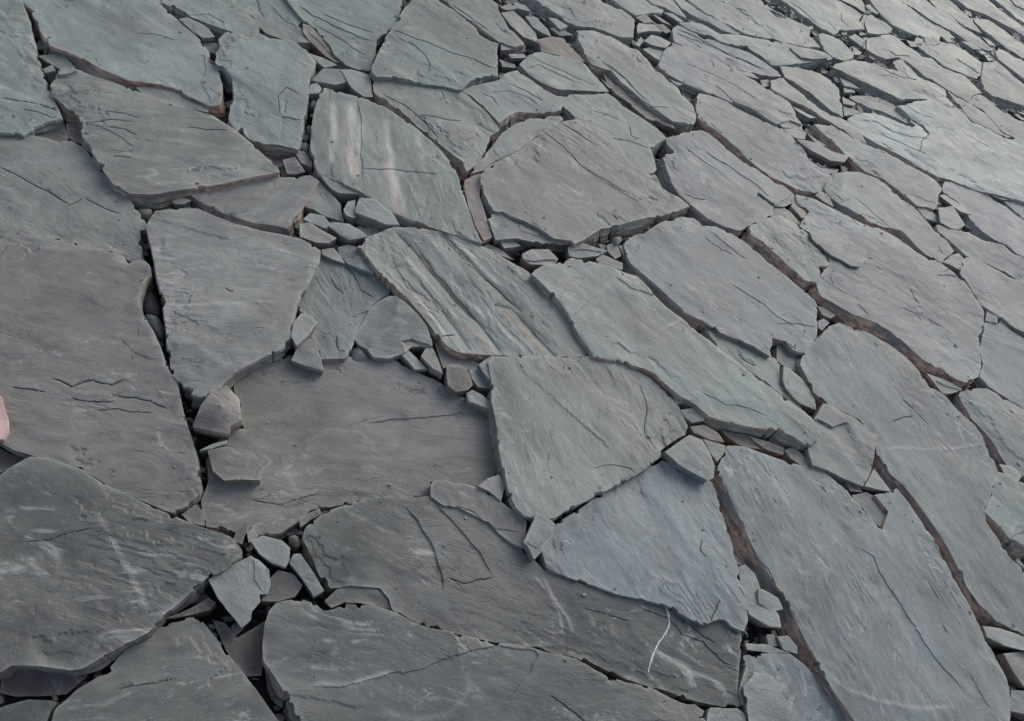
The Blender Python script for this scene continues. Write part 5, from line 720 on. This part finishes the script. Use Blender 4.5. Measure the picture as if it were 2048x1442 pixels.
    for k, a, q in FJ:
        if k == 'vein':
            t = np.gradient(q, axis=0); t /= np.linalg.norm(t, axis=1)[:, None] + 1e-9
            nn = np.stack([-t[:, 1], t[:, 0]], 1)
            w = a / 1000 * (.6 + .8 * rs.rand(len(q))); w[0] = w[-1] = .0008
            zt = np.array([Z[np.argmin(((P - p) ** 2).sum(1))] for p in q])
            vv = []; ff = []
            for i in range(len(q)):
                l = q[i] + nn[i] * w[i]; r = q[i] - nn[i] * w[i] * rs.uniform(.6, 1.2)
                vv += [(*l, zt[i] - .001), (*(l * .7 + r * .3), zt[i] + .0016), (*(l * .3 + r * .7), zt[i] + .0016), (*r, zt[i] - .001)]
            for i in range(len(q) - 1):
                for c in range(3): ff.append((4 * i + c, 4 * i + c + 1, 4 * i + 5 + c, 4 * i + 4 + c))
            vm = bpy.data.meshes.new('quartz_vein'); vm.from_pydata(vv, [], ff); vm.materials.append(QUARTZ)
            bm = bmesh.new(); bm.from_mesh(vm); bmesh.ops.recalc_face_normals(bm, faces=bm.faces); bm.to_mesh(vm); bm.free()
            vo = bpy.data.objects.new('quartz_vein', vm); COL.objects.link(vo); vo.parent = ob
            vo['label'] = 'thin white quartz vein'
    if kind == 'S':
        pick = rs.rand(n0) < (.005 * np.exp(-ed / .04) + .0004)
        c, s = math.cos(g), math.sin(g)
        for i in np.where(pick & (ed > .006))[0]:
            CRUMBS.append((P[i, 0] * c - P[i, 1] * s + cx, P[i, 0] * s + P[i, 1] * c + cy, Z[i] + z))
    return np.asarray(outline, float) / 1000 + (cx, cy)

NAMES = {'S': 'slate_slab', 'F': 'slate_ledge', 'C': 'slate_chip', 'P': 'pebble', 'Z': 'slate_splinter'}
CATS = {'S': 'slate slab', 'F': 'slate ledge', 'C': 'slate chip', 'P': 'pebble', 'Z': 'slate splinter'}
GROUPS = {'S': 'slate slabs covering the ground', 'C': 'loose slate chips in the joints', 'P': 'pebbles in the joints', 'F': 'thin slate ledges', 'Z': 'small splinters in the far joints'}
OUT = []
CRUMBS = []
for i, rec in enumerate(STONES):
    if rec[0] == 'Z': rec = (rec[0], 'small slate splinter packed into the joints among the pale upper right slabs') + rec[2:]
    OUT.append(make_stone(i, rec))

# ------------------------------------------------------------------ fine rubble and shards lying on the soil in the gaps
rs = np.random.RandomState(5)
Q = np.array(VIEW_QUAD)
lo, hi = Q.min(0), Q.max(0)
cand = rs.uniform(lo, hi, (100000, 2)); cand = cand[inside(cand, Q)]
free = np.ones(len(cand), bool)
for o, rec in zip(OUT, STONES):
    if rec[0] in 'SC':
        bb = (cand[:, 0] > o[:, 0].min()) & (cand[:, 0] < o[:, 0].max()) & (cand[:, 1] > o[:, 1].min()) & (cand[:, 1] < o[:, 1].max())
        ii = np.where(bb & free)[0]
        if len(ii): free[ii[inside(cand[ii], o)]] = False
cand = cand[free]
def rubble(name, label, pts, rlo, rhi, zlo, zhi, hlo, hhi, tilt, mat):
    vv, ff, tone = [], [], []
    for pt in pts:
        px, py = pt[:2]; d = math.hypot(px, py)
        n = rs.randint(4, 7); r = (rlo + (rhi - rlo) * rs.rand() ** 2) * (1.25 if d > 2.2 else 1); el = rs.uniform(.25, .8)
        Rm = Matrix.Rotation(rs.normal(.0, .5), 3, 'Z') @ Matrix.Rotation(rs.normal(0, tilt), 3, 'X') @ Matrix.Rotation(rs.normal(0, tilt), 3, 'Y')
        hz = rs.uniform(hlo, hhi); b = len(vv); zc = pt[2] + .0008 if len(pt) > 2 else zlo + rs.rand() ** 1.5 * (zhi - zlo) * (1 if d < 2 else .7)
        ang = (np.arange(n) + rs.uniform(-.38, .38, n)) * 6.283 / n
        rr = r * rs.uniform(.65, 1.1, n)
        for s in (-1, 1):
            for a, q in zip(ang, rr):
                p = Rm @ Vector((math.cos(a) * q, math.sin(a) * q * el, s * hz)); vv.append((px + p.x, py + p.y, zc + p.z))
        ff.append(tuple(b + n + i for i in range(n))); ff.append(tuple(b + i for i in range(n))[::-1])
        for i in range(n):
            j = (i + 1) % n; ff.append((b + i, b + j, b + n + j, b + n + i))
    rm = bpy.data.meshes.new(name); rm.from_pydata(vv, [], ff); rm.materials.append(mat)
    ro = bpy.data.objects.new(name, rm); COL.objects.link(ro); ro.color = (.155, .165, .158, 1)
    ro['kind'] = 'stuff'; ro['label'] = label
    return ro
k = rs.rand(len(cand)); far = np.hypot(cand[:, 0], cand[:, 1]) > 2.1
rubble('slate_rubble', 'fine dark slate rubble lying in the gaps between the slabs', cand[k < .5], .0025, .013, BED + .002, .012, .0015, .005, .45, RUBBLE)
rubble('slate_shards', 'thin angular slate flakes packed in the joints between the slabs', cand[k > np.where(far, .55, .72)], .009, .034, .002, .026, .0012, .004, .22, SLATE)
rubble('slate_crumbs', 'tiny slate crumbs strewn over the slab tops', CRUMBS, .0015, .0065, 0, 0, .0008, .002, .15, SLATE)
print('gap points', len(cand), 'faces', sum(len(o.data.polygons) for o in scene.objects if o.type == 'MESH'))
